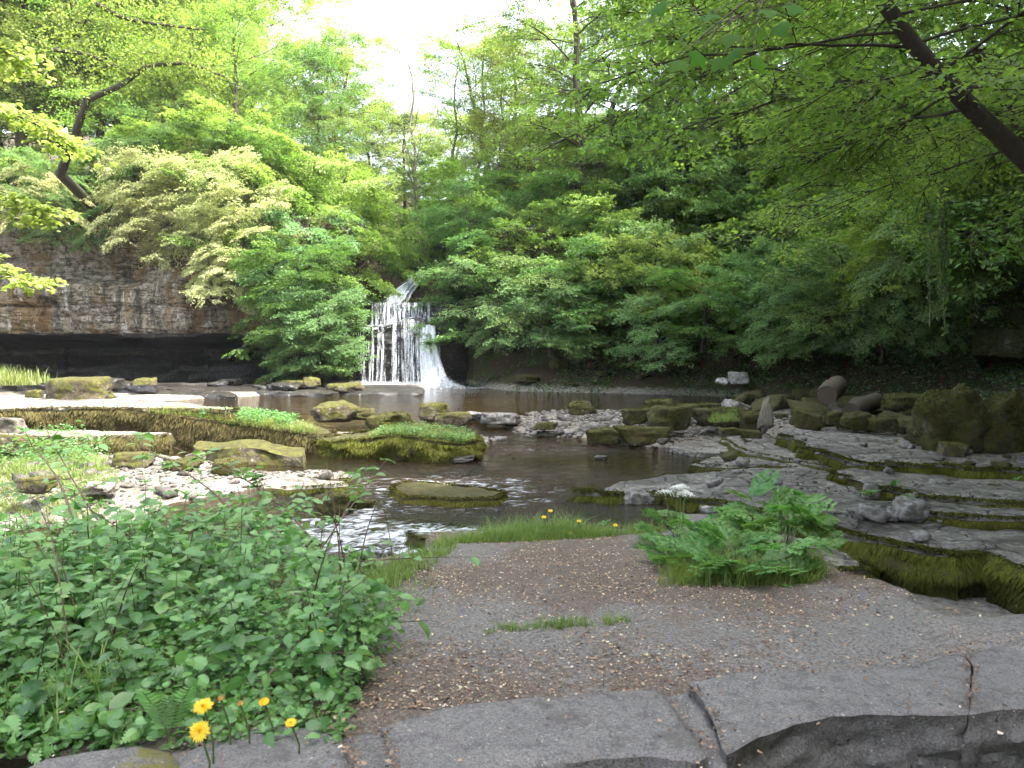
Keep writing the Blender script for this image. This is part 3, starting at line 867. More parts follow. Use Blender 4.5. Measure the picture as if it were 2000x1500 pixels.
# --- left cliff with undercut cave
def cliff(name, line, prof, mat, label, seed=0, ds=.13, cavez=None, lipdip=False, cat='cliff'):
    """line: plan polyline; prof: list of (z, inward offset) bottom to top"""
    L = resample(line, ds, closed=False)
    tg = np.gradient(L, axis=0); tg /= np.linalg.norm(tg, axis=1)[:, None]
    nin = np.stack([-tg[:, 1], tg[:, 0]], 1)        # points to the left of travel = into the rock
    pz = np.array([p[0] for p in prof]); po = np.array([p[1] for p in prof])
    arc = np.concatenate([[0], np.cumsum(np.hypot(np.diff(pz), np.diff(po)))])
    m = int(arc[-1] / ds) + 1
    sa = np.linspace(0, arc[-1], m)
    z = np.interp(sa, arc, pz); o = np.interp(sa, arc, po)
    ar = np.concatenate([[0], np.cumsum(np.linalg.norm(np.diff(L, axis=0), axis=1))])
    S, Z = np.meshgrid(ar, z); _, Oo = np.meshgrid(ar, o)
    dip = .018 * S + .12 * vn(S * .12, 0 * S, 0, 3)
    Zd = Z - dip
    bed = Zd * 1.0
    bb = bed * .95 + .35 * vn(S * .15, bed * 0, 0, 4); step = np.floor(bb)
    shelf = .22 * _hash(step, step * 0, step * 0, 77 + seed)
    crack = np.exp(-((bb % 1) - .06) ** 2 / .003) + .5 * np.exp(-(((bb * 2.7 + .3 * vn(S * .4, bb * 0, 0, 6)) % 1) - .1) ** 2 / .01) * (vn(S * .3, bb * 1.3, 0, 8) > 0)
    big = .8 * fbm(S * .22, Zd * .3, 0, 3, seed + 1) + .34 * fbm(S * .9, Zd * .8, 0, 4, seed + 2, .6)
    blk = .05 * _hash(np.floor(S * .35 + step * 1.37), step, step * 0, 5)
    off = Oo + big + shelf + .22 * crack + blk + .05 * fbm(S * 4, Zd * 5, 0, 3, seed + 6)
    X = L[None, :, 0] + nin[None, :, 0] * off
    Y = L[None, :, 1] + nin[None, :, 1] * off
    if cavez is not None:      # ragged, sloping lower lip
        wz = sst(1.2, 2.1, Z) * sst(3.6, 2.4, Z)
        lip = .10 * _hash(np.floor(S * .55 + .4 * vn(S, 0 * S)), 0 * S, 0 * S, 31 + seed) + .22 * vn(S * .5, 0 * S, 0, 12 + seed) + .06 * vn(S * 2.7, 0 * S, 0, 13)
        Z = Z + wz * (lip + (.22 - .022 * S if lipdip else 0))
    V = np.stack([X, Y, Z], -1)
    nr, nc = X.shape
    i = np.arange(nr - 1)[:, None] * nc + np.arange(nc - 1)[None]
    F = np.stack([i, i + 1, i + nc + 1, i + nc], -1).reshape(-1, 4)
    mb = MB(); mb.add(V.reshape(-1, 3), F)
    if cavez is not None:
        zc = V.reshape(-1, 3)[F[:, 0], 2]; mb.M[0] = (zc < cavez).astype(np.int32); mat = [mat, M['wetrock_caveshade']]  # faces below the lip get near-black rock: cave shade put into the colour
    o_ = link(name, mb.mesh(name, mat), label=label, cat=cat)
    return o_, V
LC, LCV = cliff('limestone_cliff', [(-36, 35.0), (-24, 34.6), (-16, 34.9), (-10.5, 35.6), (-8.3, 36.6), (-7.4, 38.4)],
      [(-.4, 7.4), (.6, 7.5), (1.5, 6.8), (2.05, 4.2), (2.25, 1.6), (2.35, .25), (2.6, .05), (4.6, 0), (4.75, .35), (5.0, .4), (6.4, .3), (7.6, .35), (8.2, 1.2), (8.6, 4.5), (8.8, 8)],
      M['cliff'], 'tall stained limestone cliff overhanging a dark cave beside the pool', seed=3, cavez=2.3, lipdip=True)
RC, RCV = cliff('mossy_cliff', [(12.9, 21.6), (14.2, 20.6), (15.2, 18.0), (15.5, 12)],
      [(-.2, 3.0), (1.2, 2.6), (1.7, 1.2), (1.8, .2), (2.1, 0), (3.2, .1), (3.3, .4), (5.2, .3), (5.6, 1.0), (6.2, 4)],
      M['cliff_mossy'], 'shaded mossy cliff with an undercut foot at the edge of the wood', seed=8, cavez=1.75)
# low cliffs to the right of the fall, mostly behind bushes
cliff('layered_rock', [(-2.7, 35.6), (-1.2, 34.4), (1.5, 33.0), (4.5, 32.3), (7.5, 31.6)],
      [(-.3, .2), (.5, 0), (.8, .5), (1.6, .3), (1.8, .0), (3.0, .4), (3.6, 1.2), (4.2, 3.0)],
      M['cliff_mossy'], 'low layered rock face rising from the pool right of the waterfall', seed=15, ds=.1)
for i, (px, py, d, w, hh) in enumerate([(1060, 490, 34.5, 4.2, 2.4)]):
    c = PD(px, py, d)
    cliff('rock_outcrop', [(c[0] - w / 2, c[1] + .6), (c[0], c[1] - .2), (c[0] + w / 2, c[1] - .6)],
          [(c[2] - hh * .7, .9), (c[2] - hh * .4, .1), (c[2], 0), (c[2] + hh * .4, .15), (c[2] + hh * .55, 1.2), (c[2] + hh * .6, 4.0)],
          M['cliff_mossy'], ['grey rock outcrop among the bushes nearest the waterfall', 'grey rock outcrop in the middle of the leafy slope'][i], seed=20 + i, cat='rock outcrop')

# --- waterfall rock: tiers
def fall_rock():
    # front surface y as function of x and z
    nx, nz = 90, 80
    xs = np.linspace(-8.6, -1.9, nx); zs = np.linspace(-.4, 3.74, nz)
    X, Z = np.meshgrid(xs, zs)
    u = (X + 4.95) / 1.75
    low = 34.15 + .35 * u ** 2 + np.where(u > .75, (u - .75) * .9, 0)
    up = 35.25 + .12 * u ** 2
    ztop = 2.62 + .35 * np.exp(-((X + 4.5) / .8) ** 2)
    t = sst(0, .12, Z - ztop)
    Y = low * (1 - t) + up * t
    Y = Y + .35 * sst(.0, 1.2, 1.6 - Z) * .6 - .0          # undercut towards the foot
    Y = Y - .55 * (1 - sst(.10, .22, Z))                       # foot ledge
    Y = Y + .10 * fbm(X * 1.5, Z * 3.5, 0, 4, 61) + .12 * np.floor(3 * vn(X * 1.1, Z * 2.2, 0, 62)) / 3
    Y = np.where(X < -6.9, Y + (X + 6.9) * .25, Y)
    V = np.stack([X, Y, Z], -1).reshape(-1, 3)
    i = np.arange(nz - 1)[:, None] * nx + np.arange(nx - 1)[None]
    F = np.stack([i, i + 1, i + nx + 1, i + nx], -1).reshape(-1, 4)
    mb = MB(); mb.add(V, F)
    # top surface running back
    T = V[-nx:]
    B = T + np.array([0, 3.4, .25])
    mb.add(np.concatenate([T, B]), np.stack([np.arange(nx - 1), np.arange(nx - 1) + 1, np.arange(nx - 1) + nx + 1, np.arange(nx - 1) + nx], -1))
    return mb, xs, zs, Y
fmb, fxs, fzs, FYY = fall_rock()
link('waterfall_rock', fmb.mesh('waterfall_rock', M['wetrock_caveshade'], smooth=False), label='dark wet stepped rock wall behind the falling water', cat='rock face')
def fall_y(x, z):
    ix = np.clip(np.searchsorted(fxs, x), 0, len(fxs) - 1); iz = np.clip(np.searchsorted(fzs, z), 0, len(fzs) - 1)
    return FYY[iz, ix]

# waterfall
WF = link('waterfall', None, loc=(-4.8, 34.4, 0), label='tiered white waterfall dropping over dark rock into the pool', cat='waterfall')
def ribbons(name, n, x0f, z0, z1, wf, spread, mat, seed, out=.06, throw=.25, tintf=None):
    rng = np.random.default_rng(seed)
    mb = MB()
    K = 9
    for i in range(n):
        x = x0f(rng); zt_, zb = z0(x, rng), z1(x, rng)
        if zt_ - zb < .15: continue
        dx = spread(x, rng)
        w = wf(rng)
        t = np.linspace(0, 1, K)
        z = zt_ + (zb - zt_) * t
        xx = x + dx * t ** 1.6 + .02 * rng.normal(0, 1, K).cumsum() * .3
        yb = fall_y(np.full(K, x), np.full(K, zt_ - .05)) if False else np.full(K, fall_y(np.array([x]), np.array([zt_ - .06]))[0])
        yy = yb - out - throw * np.sqrt(t) * rng.uniform(.4, 1.0)
        wd = w * (1 + .6 * t)
        L_ = np.column_stack([xx - wd / 2, yy, z]); R_ = np.column_stack([xx + wd / 2, yy + rng.uniform(-.03, .03), z])
        V = np.stack([L_, R_], 1).reshape(-1, 3)
        k = np.arange(K - 1) * 2
        tv = rng.uniform(0, 1)
        mb.add(V, np.stack([k, k + 1, k + 3, k + 2], -1), 0, tv)
    o = link(name, mb.mesh(name, mat), parent=WF, kind='stuff')
    o.matrix_parent_inverse = Matrix.Translation((4.8, -34.4, 0))
    return o
pxx = lambda px, d=34.3: (px - 1000) / FPX * d
ribbons('upper_curtain', 380, lambda r: r.uniform(-6.45, -3.65), lambda x, r: 3.74, lambda x, r: 2.55 + .4 * math.exp(-((x + 4.5) / .8) ** 2) if x < -3.95 else 1.9,
        lambda r: r.uniform(.02, .07), lambda x, r: r.normal(0, .03), M['fall'], 1, throw=.18)
def cl(centres):
    def f(r):
        c, s = centres[r.integers(0, len(centres))]
        return pxx(c, 34.2) + r.normal(0, s)
    return f
ztl = lambda x, r: 2.62 + .35 * math.exp(-((x + 4.5) / .8) ** 2)
ribbons('lower_strands', 330, cl([(703, .03), (709, .03), (729, .03), (738, .05), (743, .05), (748, .04), (772, .035), (775, .03), (788, .05), (796, .06), (803, .07), (810, .07), (816, .08), (722, .3), (780, .35)]),
        ztl, lambda x, r: .14, lambda r: r.uniform(.008, .034), lambda x, r: r.normal(0.03 * (x + 5.4), .07), M['fall'], 2, throw=.3)
ribbons('main_chute', 260, lambda r: pxx(r.normal(834, 7), 34.3), lambda x, r: 2.75 - r.uniform(0, .5), lambda x, r: .0, lambda r: r.uniform(.04, .12),
        lambda x, r: r.uniform(.0, .85), M['fall_thick'], 3, throw=.7)
# sheet over the middle step
mb = MB()
rng = np.random.default_rng(5)
for i in range(120):
    x = rng.uniform(-6.4, -3.7); k = 6
    t = np.linspace(0, 1, k); zt_ = ztl(x, None)
    z = zt_ + .12 * (1 - t) - .1 * t ** 2 ; y = 35.15 - 1.05 * t
    w = rng.uniform(.04, .14); dx = rng.normal(0, .05) + .12 * (x + 5)
    V = np.stack([np.column_stack([x + dx * t - w / 2, y, z]), np.column_stack([x + dx * t + w / 2, y, z + .01])], 1).reshape(-1, 3)
    kk = np.arange(k - 1) * 2
    mb.add(V, np.stack([kk, kk + 1, kk + 3, kk + 2], -1), 0, rng.uniform(0, 1))
o = link('step_flow', mb.mesh('step_flow', M['fall']), parent=WF, kind='stuff'); o.matrix_parent_inverse = Matrix.Translation((4.8, -34.4, 0))
# upper cascade sloping in from the right
mb = MB()
a0 = PD(826, 538, 38.2); a1 = PD(768, 594, 35.4)
for i in range(240):
    k = 10; t = np.linspace(0, 1, k)
    off = rng.normal(0, .17)
    c = a0[None] * (1 - t)[:, None] + a1[None] * t[:, None]
    c[:, 2] += .35 * np.sin(t * math.pi) * .35 + rng.uniform(-.12, .16) - .05 * abs(off) + .05 * rng.normal(0, 1, k)
    c[:, 0] += off * (.5 + .6 * t); c[:, 1] += rng.uniform(-.3, .3)
    w = rng.uniform(.04, .16)
    V = np.stack([c - [w / 2, 0, .02], c + [w / 2, 0, .03]], 1).reshape(-1, 3)
    kk = np.arange(k - 1) * 2
    mb.add(V, np.stack([kk, kk + 1, kk + 3, kk + 2], -1), 0, rng.uniform(.3, 1))
o = link('upper_cascade', mb.mesh('upper_cascade', M['fall_thick']), parent=WF, kind='stuff'); o.matrix_parent_inverse = Matrix.Translation((4.8, -34.4, 0))
nxv, nzv = 60, 60
xs_ = np.linspace(-6.75, -3.55, nxv); zs_ = np.linspace(.16, 3.76, nzv); Xv, Zv = np.meshgrid(xs_, zs_)
Yv = fall_y(Xv.ravel(), Zv.ravel()).reshape(Xv.shape)
for _ in range(3): Yv[1:-1] = (Yv[:-2] + Yv[1:-1] + Yv[2:]) / 3
iv = np.arange(nzv - 1)[:, None] * nxv + np.arange(nxv - 1)[None]
mb = MB(); mb.add(np.stack([Xv, Yv - .09, Zv], -1).reshape(-1, 3), np.stack([iv, iv + 1, iv + nxv + 1, iv + nxv], -1).reshape(-1, 4), 0, .35)
o = link('veil', mb.mesh('veil', M['veil']), parent=WF, kind='stuff'); o.matrix_parent_inverse = Matrix.Translation((4.8, -34.4, 0))
# splash and foam at the foot
mb = MB()
n = 5200
rr = rng.normal(0, 1, (n, 3))
cx = pxx(868, 33.7)
pos = np.column_stack([cx - .15 + rr[:, 0] * .42, 33.55 + rr[:, 1] * .28, np.abs(rr[:, 2]) * .22 * np.exp(-(rr[:, 0] / 1.6) ** 2) + .01])
tri = (np.array([[0, 0, 0], [1, .2, 0], [.4, 1, .1]]), np.array([[0, 1, 2]]))
scatter(mb, tri, pos, rng.normal(0, 1, (n, 3)), rng.normal(0, 1, (n, 3)), rng.uniform(.012, .05, n), rng.uniform(0, 1, n))
n = 2600
pos = np.column_stack([rng.uniform(pxx(690), pxx(830), n), 33.62 + rng.normal(0, .10, n), .11 + np.abs(rng.normal(0, .06, n))])
scatter(mb, tri, pos, rng.normal(0, 1, (n, 3)), rng.normal(0, 1, (n, 3)), rng.uniform(.012, .04, n), rng.uniform(0, 1, n))
n = 900
pos = np.column_stack([rng.uniform(pxx(780), pxx(950), n), 33.0 + rng.normal(0, .25, n), .012 + 0 * rng.uniform(0, 1, n)])
scatter(mb, tri, pos, rng.normal(0, 1, (n, 3)) * [1, 1, .02], np.tile([0, 0, 1.0], (n, 1)) + rng.normal(0, .1, (n, 3)), rng.uniform(.02, .07, n), rng.uniform(0, 1, n))
o = link('splash', mb.mesh('splash', M['foam']), parent=WF, kind='stuff'); o.matrix_parent_inverse = Matrix.Translation((4.8, -34.4, 0))

# --- slabs and shelves -----------------------------------------------------
def slab(name, outl, z, thick, mat, label, moss=None, seed=0, res=.16, cat='rock slab', group=None, mn=9000, mL=.09, mdark=1.0, moss_w=.012, mmat='moss', **kw):
    side_m = moss is not None and mat is not M['mossy']
    mb, O, nr, zt = slab_mesh(outl, z, thick, res=res, seed=seed, mats=[0, 1] if side_m else None, **kw)
    o = link(name, mb.mesh(name, [mat, M['riser']] if side_m else mat, sharp=48), label=label, cat=cat, group=group)
    if moss is not None: moss_fringe('moss', o, O, nr, zt, thick, moss, n=mn, L=mL, seed=seed, dark=mdark, w=moss_w, mat=M[mmat])
    return o, O, nr, zt
facing = lambda O: True
def front(y_of_x):   # selects outline points on the near side of a line y(x)
    xs_, ys_ = zip(*y_of_x)
    return lambda x, y: y < np.interp(x, xs_, ys_)

# A: large right-hand shelf (top about z -0.08)
ZA = -.10
edgeA = XY([(1120, 948), (1180, 957), (1300, 955), (1330, 972), (1400, 975), (1440, 984), (1560, 1008), (1620, 1030), (1700, 1050), (1780, 1068), (1870, 1086), (1930, 1082), (2040, 1120), (2150, 1140)], ZA)
backA = XY([(2300, 1010), (2150, 985), (1900, 965), (1750, 940), (1640, 915), (1550, 905), (1420, 915), (1330, 925), (1200, 935)], ZA)
ya = [(x, y + .55) for x, y in edgeA]
slab('limestone_shelf', edgeA + backA, lambda X, Y: ZA - .10 * sst(5.0, 0, X) + .02 * vn(X, Y * 2, 0, 4), .62, M['shelf'],
     'broad flat limestone shelf with a mossy front edge right of the stream', moss=front(ya), seed=41, res=.09, mn=60000, mL=.085, side=.12, rough=.03, terr=.07, moss_w=.010, jit=.12)
# lower tier peeping out under the right end of the shelf
ZA2 = -.42
slab('lower_ledge', XY([(1460, 1050), (1500, 1085), (1560, 1105), (1620, 1110), (1690, 1112), (1700, 1085), (1600, 1040), (1500, 1030)], -.36), -.36, .40, M['slab'],
     'low rock ledge below the mossy edge of the broad shelf', moss=front([(x, y - .1) for x, y in edgeA]), seed=42, res=.11, mn=9000, mL=.07, jit=.08, mdark=.7)
slab('pale_slab', XY([(1560, 1125), (1640, 1135), (1720, 1140), (1760, 1180), (1700, 1240), (1540, 1240), (1530, 1160)], -.62), -.66, .25, M['slab'],
     'pale flat bedrock at the foot of the mossy shelf by the path', seed=43, res=.11, bevel=.02)
# B: second tier, front face mossy
ZB = .20
edgeB = XY([(1525, 848), (1545, 852), (1565, 868), (1640, 888), (1700, 905), (1770, 905), (1850, 908), (1930, 916), (2040, 924), (2200, 940)], ZB)
backB = XY([(2300, 880), (2050, 866), (1850, 862), (1700, 845), (1600, 832), (1530, 835)], ZB)
slab('mossy_step', edgeB + backB, lambda X, Y: ZB + .03 * vn(X, Y * 2, 0, 14), .36, M['shelf'],
     'upper stone step with a thick mossy riser under the bank', moss=front([(x, y + .5) for x, y in edgeB]), seed=44, res=.12, terr=.05, mn=30000, mL=.09, side=.09, jit=.16)
ZC = .06
edgeC = XY([(1640, 925), (1700, 950), (1740, 955), (1800, 968), (1900, 975), (2050, 985), (2200, 1000)], ZC)
slab('mossy_step', edgeC + XY([(2200, 930), (2000, 925), (1800, 915), (1660, 905)], ZC), ZC, .22, M['shelf'],
     'middle stone step with mossy riser between the upper step and broad shelf', moss=front([(x, y + .4) for x, y in edgeC]), seed=45, res=.12, terr=.05, mn=14000, mL=.08, jit=.12)
ZD = -.02
edgeD = XY([(1745, 985), (1800, 998), (1860, 1006), (1940, 1008), (2050, 1018), (2200, 1030)], ZD)
slab('mossy_step', edgeD + XY([(2200, 970), (2000, 965), (1780, 968)], ZD), ZD, .14, M['shelf'],
     'lowest and shortest mossy stone step lying on the broad shelf', moss=front([(x, y + .35) for x, y in edgeD]), seed=46, res=.12, mn=8000, mL=.07, jit=.1)
# C: small tiers towards the cobble bar
slab('rock_ledge', XY([(1345, 905), (1420, 912), (1500, 908), (1590, 915), (1600, 900), (1520, 885), (1430, 885), (1380, 893)], -.12), -.12, .22, M['shelf'],
     'low grey rock ledge at the far edge of the brown pool', moss=lambda x, y: y < 17.0, seed=47, res=.12, terr=.05, mn=3500, mL=.06, mdark=.6)
slab('rock_ledge', XY([(1405, 855), (1450, 880), (1530, 895), (1640, 915), (1700, 905), (1560, 872), (1500, 850), (1420, 840)], -.03), -.03, .25, M['shelf'],
     'gravelly rock tier with a mossy corner below the fallen stones', moss=lambda x, y: x < 6.2, seed=48, res=.12, terr=.05, mn=4500, mL=.06)
slab('rock_ledge', XY([(1350, 880), (1420, 885), (1450, 878), (1410, 860), (1340, 862), (1300, 870)], -.17), -.17, .16, M['shelf'],
     'thin wet ledge just awash beside the cobble bar', seed=49, res=.12, bevel=.02)
# D: flat rock in the stream
ZR = -.31
o, O, nr, zt = slab('flat_rock', XY([(755, 958), (790, 970), (880, 975), (975, 973), (985, 962), (940, 952), (880, 945), (800, 940), (760, 948)], ZR), ZR, .2, M['mossy'],
     'flat oval mossy rock standing in the middle of the rapids', moss=lambda x, y: y < 99, seed=50, res=.08, mn=15000, mL=.06, jit=.06, side=.04, cat='rock')
slab('flat_rock', XY([(785, 1020), (800, 1045), (850, 1062), (900, 1060), (935, 1048), (900, 1030), (840, 1018), (800, 1010)], -.55), -.55, .3, M['mossy'],
     'dark mossy rock below the rapids at the edge of the grass', moss=lambda x, y: y < 99, seed=51, res=.08, mn=8000, mL=.06, mdark=.5, cat='rock')
slab('flat_rock', XY([(730, 1062), (760, 1078), (850, 1085), (900, 1075), (860, 1062), (780, 1055)], -.75), -.75, .3, M['wetrock_caveshade'],
     'lowest black wet rock under the little drop', seed=52, res=.08, cat='rock')
# E: left raised slab (top .62)
ZE = .62
edgeE = XY([(-260, 812), (-60, 806), (30, 800), (100, 797), (200, 797), (300, 799), (400, 800), (440, 802), (462, 800)], ZE)
backE = XY([(455, 795), (380, 787), (300, 783), (200, 778), (80, 774), (0, 772), (-260, 772)], ZE)
E_, EO, En, Ez = slab('limestone_slab', edgeE + backE, ZE, 1.0, M['slab'],
     'long sunlit pale limestone slab with a brown mossy front on the far bank', moss=front([(x, y + .5) for x, y in edgeE]), seed=53, res=.16, mn=26000, mL=.10, side=.10, under=.15, mdark=.9, mmat='moss_dry')
slab('limestone_slab', XY([(-200, 850), (-40, 850), (20, 852), (120, 855), (330, 850), (335, 842), (180, 838), (0, 835), (-200, 835)], .18), .18, .5, M['slab'],
     'lower pale ledge under the left end of the long slab', seed=54, res=.16, moss=lambda x, y: y < 17.3, mn=8000, mmat='moss_dry')
slab('grassy_bank', [(-8.8, 18.5), (-7.6, 18.35), (-6.6, 18.1), (-5.6, 17.8), (-4.5, 17.5), (-4.1, 17.9), (-4.4, 18.8), (-5.6, 19.8), (-7, 20.4), (-8.8, 20.2)], lambda X, Y: .55 - .10 * (X + 8.6), .9, M['mossy'],
     'grassy mossy bank sloping down from the long slab', seed=55, res=.14, mmat='moss_dry', moss=lambda x, y: y < 99, mn=14000, mL=.1, cat='bank')
# dark wet ledges at the foot of the cave
for i, (pp, z, lab) in enumerate([
    ([(-60, 765), (90, 768), (200, 770), (300, 768), (420, 770), (460, 774), (455, 766), (380, 760), (200, 755), (-60, 752)], .14, 'lowest dark wet ledge along the foot of the cave'),
    ([(200, 757), (330, 760), (520, 764), (640, 766), (665, 762), (640, 756), (520, 754), (350, 750), (200, 748)], .16, 'dark wet ledge reaching out into the pool before the cave'),
    ([(-60, 748), (60, 748), (190, 748), (300, 752), (300, 744), (100, 738), (-60, 738)], .45, 'higher dark ledge at the left end of the cave'),
    ([(640, 762), (720, 765), (815, 765), (828, 757), (800, 752), (700, 751), (650, 753)], .13, 'flat wet plinth rock under the waterfall strands')]):
    slab('wet_ledge', XY(pp, z), z, .45, M['wetrock_caveshade'], lab, seed=60 + i, res=.25, bevel=.05, rough=.06, side=.12, cat='rock ledge')
# F: grassy rock island in the middle
mb_, IO, In, Iz = slab('grassy_rock', [(-4.6, 17.5), (-3.8, 17.0), (-3.0, 16.9), (-2.3, 16.6), (-1.7, 16.4), (-1.1, 16.4), (-.78, 16.8), (-.7, 17.5), (-1.0, 18.2), (-1.9, 18.7), (-3.0, 18.7), (-4.0, 18.4)],
     lambda X, Y: .02 + .22 * np.exp(-((X + 2.3) / 1.3) ** 2) + .05 * vn(X * 2, Y * 2), .62, M['mossy'],
     'mossy rock island topped with bright grass in the middle of the stream', seed=70, res=.10, moss=lambda x, y: y < 99, mn=26000, mL=.08, side=.12, rough=.07, cat='rock island')
slab('flat_rock', XY([(585, 852), (620, 860), (700, 864), (730, 856), (700, 844), (620, 842)], .02), .05, .4, M['slab'],
     'pale topped flat rock joined to the left of the grassy island', seed=71, res=.1, cat='rock')
slab('flat_rock', XY([(375, 868), (400, 874), (450, 880), (520, 880), (590, 884), (590, 870), (540, 868), (470, 862), (420, 858), (390, 860)], .0), lambda X, Y: .03 + .08 * np.sin(X * 3) , .38, M['boulder'],
     'tilted brown rock slab with a curved top in the shallow left channel', seed=72, res=.1, cat='rock')
slab('flat_rock', XY([(470, 940), (520, 952), (600, 954), (680, 946), (682, 938), (620, 934), (540, 930), (480, 935)], -.28), -.26, .25, M['slab'],
     'sunlit pale flat rock with a mossy right end left of the rapids', seed=73, res=.1, moss=lambda x, y: x > -4.2, mn=3000, mL=.06, cat='rock')

# --- single rocks ----------------------------------------------------------
R = rock_px
R('boulder', 1, 132, 782, .60, 130, 44, M['boulder'], 'big squared yellow-brown boulder lying on the long pale slab', depth=.55, sub=4, box=.9, planes=4, rough=.05, cat='boulder')
R('rock', 2, 62, 778, .60, 28, 16, M['boulder'], 'small round stone against the left of the squared boulder')
R('rock', 3, 205, 758, .45, 50, 20, M['wetrock_caveshade'], 'dark low block in front of the cave behind the squared boulder')
R('rock', 4, 275, 755, .35, 42, 17, M['boulder'], 'small tilted stone at the mouth of the dark cave')
R('rock', 5, 570, 762, .12, 58, 18, M['boulder'], 'flat dark stone left of the waterfall at the water edge')
R('rock', 6, 605, 756, .25, 36, 20, M['boulder'], 'upright dark stone on the ledge near the hanging leaves', rz=.3)
R('rock', 7, 650, 822, .12, 90, 38, M['boulder'], 'pointed brown rock with a pale ridge at the near edge of the pool', depth=.5, planes=14, rz=.2)
R('rock', 8, 700, 820, .10, 70, 22, M['mossy'], 'mossy low rock right of the pointed brown rock', depth=.6)
R('rock', 9, 842, 826, .05, 66, 40, M['boulder'], 'angular sunlit rock rising from the pool below the waterfall', planes=12, rz=-.3)
R('rock', 10, 882, 832, .0, 78, 26, M['boulder'], 'low dark triangular rock leaning on the angular sunlit rock', depth=.6, planes=12)
R('rock', 11, 760, 842, .15, 90, 34, M['mossy'], 'rounded mossy hump behind the grass of the rock island', rough=.12)
R('rock', 12, 978, 828, .0, 80, 20, M['greystone'], 'flat pale grey stone at the left end of the cobble bar', depth=.5)
R('rock', 13, 930, 822, .0, 50, 16, M['greystone'], 'small flat grey stone behind the grassy island tip')
R('rock', 14, 1135, 812, .02, 60, 26, M['mossy'], 'mossy boulder on the far side of the cobble bar', rz=.2)
R('rock', 15, 1066, 840, -.05, 46, 14, M['mossy'], 'low mossy cobble in the middle of the cobble bar')
R('rock', 16, 1180, 866, -.22, 64, 30, M['mossy'], 'mossy stone at the water edge, left of a longer one', depth=.7)
R('rock', 17, 1262, 866, -.22, 115, 32, M['mossy'], 'long flat-topped mossy stone at the water edge', depth=.5, rz=-.06)
R('rock', 18, 1268, 872, -.32, 24, 14, M['pale'], 'small white stone standing in the brown pool')
R('rock', 19, 1312, 838, .05, 78, 44, M['mossy'], 'rounded cushion-like mossy boulder on the right of the bar', sub=4)
R('rock', 20, 1244, 830, .05, 52, 32, M['mossy'], 'mossy rock left of the cushion-like boulder')
R('rock', 21, 1290, 815, .15, 70, 34, M['mossy'], 'mossy slab tilted up behind the cushion-like boulder', rz=.3)
R('rock', 22, 1362, 812, .2, 90, 24, M['mossy'], 'long log-shaped mossy stone right behind the bar', depth=.35)
R('rock', 23, 1415, 832, .1, 110, 34, M['mossy'], 'mossy stone with a grass tuft below the broken tree stump', depth=.5)
R('rock', 24, 1445, 812, .2, 56, 26, M['greystone'], 'pale tilted plate of rock between mossy stones', rz=.5, ry=.5)
R('rock', 25, 1478, 840, .05, 52, 34, M['mossy'], 'bright mossy stone under the splintered stump')
R('rock', 26, 1430, 850, -.02, 44, 14, M['boulder'], 'flat loose brick-shaped stone, the left of a pair', depth=.6, box=.9, planes=3)
R('rock', 27, 1468, 855, -.02, 44, 14, M['mossy'], 'flat loose brick-shaped stone, the right of a pair', depth=.6, box=.9, planes=3, rz=-.3)
R('rock', 28, 1582, 838, .2, 58, 36, M['mossy'], 'squared mossy block below the cut logs', box=.9, planes=4)
R('rock', 29, 1445, 748, .6, 38, 22, M['pale'], 'white quartz-like rock high on the shaded bank', planes=12)
R('rock', 30, 1412, 750, .6, 22, 12, M['pale'], 'small white stone left of the white rock on the bank')
R('rock', 31, 1705, 972, -.08, 32, 28, M['greystone'], 'pale upright pointed stone on the broad shelf', planes=14, rough=.03)
R('rock', 32, 1790, 1018, -.08, 62, 42, M['greystone'], 'grey wedge-shaped stone lying on the broad shelf', planes=14, depth=.7, ry=.15)
R('rock', 33, 1400, 1003, -.32, 60, 15, M['pale'], 'smooth pale oval stone in the pool behind the cow parsley')
R('rock', 34, 1250, 988, -.34, 62, 26, M['greystone'], 'grey stone half in the water left of a mossy one', planes=12)
R('rock', 35, 1275, 988, -.34, 50, 24, M['mossy'], 'small mossy stone pressed against the shelf edge in the pool')
R('rock', 36, 1455, 1030, -.36, 30, 24, M['mossy'], 'round mossy stone in the gap between path and shelf')
R('rock', 37, 440, 928, -.16, 74, 28, M['mossy'], 'yellow mossy stone in the shallow left channel', depth=.7)
R('rock', 38, 350, 918, -.12, 66, 22, M['mossy'], 'mossy stone left of the yellow mossy one on the gravel')
R('rock', 39, 378, 902, -.1, 40, 16, M['slab'], 'pale stone lying behind the mossy pair on the gravel')
R('rock', 40, 655, 1010, -.5, 90, 46, M['mossy'], 'rounded olive mossy rock left of the rapids beside the leaves', rough=.1, sub=4)
R('rock', 41, 712, 992, -.42, 34, 12, M['mossy'], 'small dark mossy stone in the white water')
R('rock', 42, 850, 892, -.25, 60, 20, M['mossy'], 'low mossy lump at the foot of the rock island')
R('rock', 43, 905, 905, -.3, 40, 14, M['wetrock_caveshade'], 'wet dark stone below the tip of the island')
R('rock', 44, 250, 912, -.1, 70, 26, M['boulder'], 'brown stone on the gravel left of the channel')
R('rock', 45, 60, 968, -.2, 70, 34, M['boulder'], 'yellowish rock on the far left gravel behind the leaves')
R('rock', 46, 185, 965, -.22, 60, 22, M['slab'], 'flat white stone on the left gravel')
R('rock', 47, 12, 845, .2, 48, 30, M['slab'], 'bright pale block at the left frame edge below the slab')
R('rock', 48, 20, 888, .0, 56, 40, M['boulder'], 'brown block under the pale block at the left')
R('rock', 49, 1175, 900, -.32, 28, 9, M['wetrock_caveshade'], 'tiny dark stone in the riffle by the cobbles')
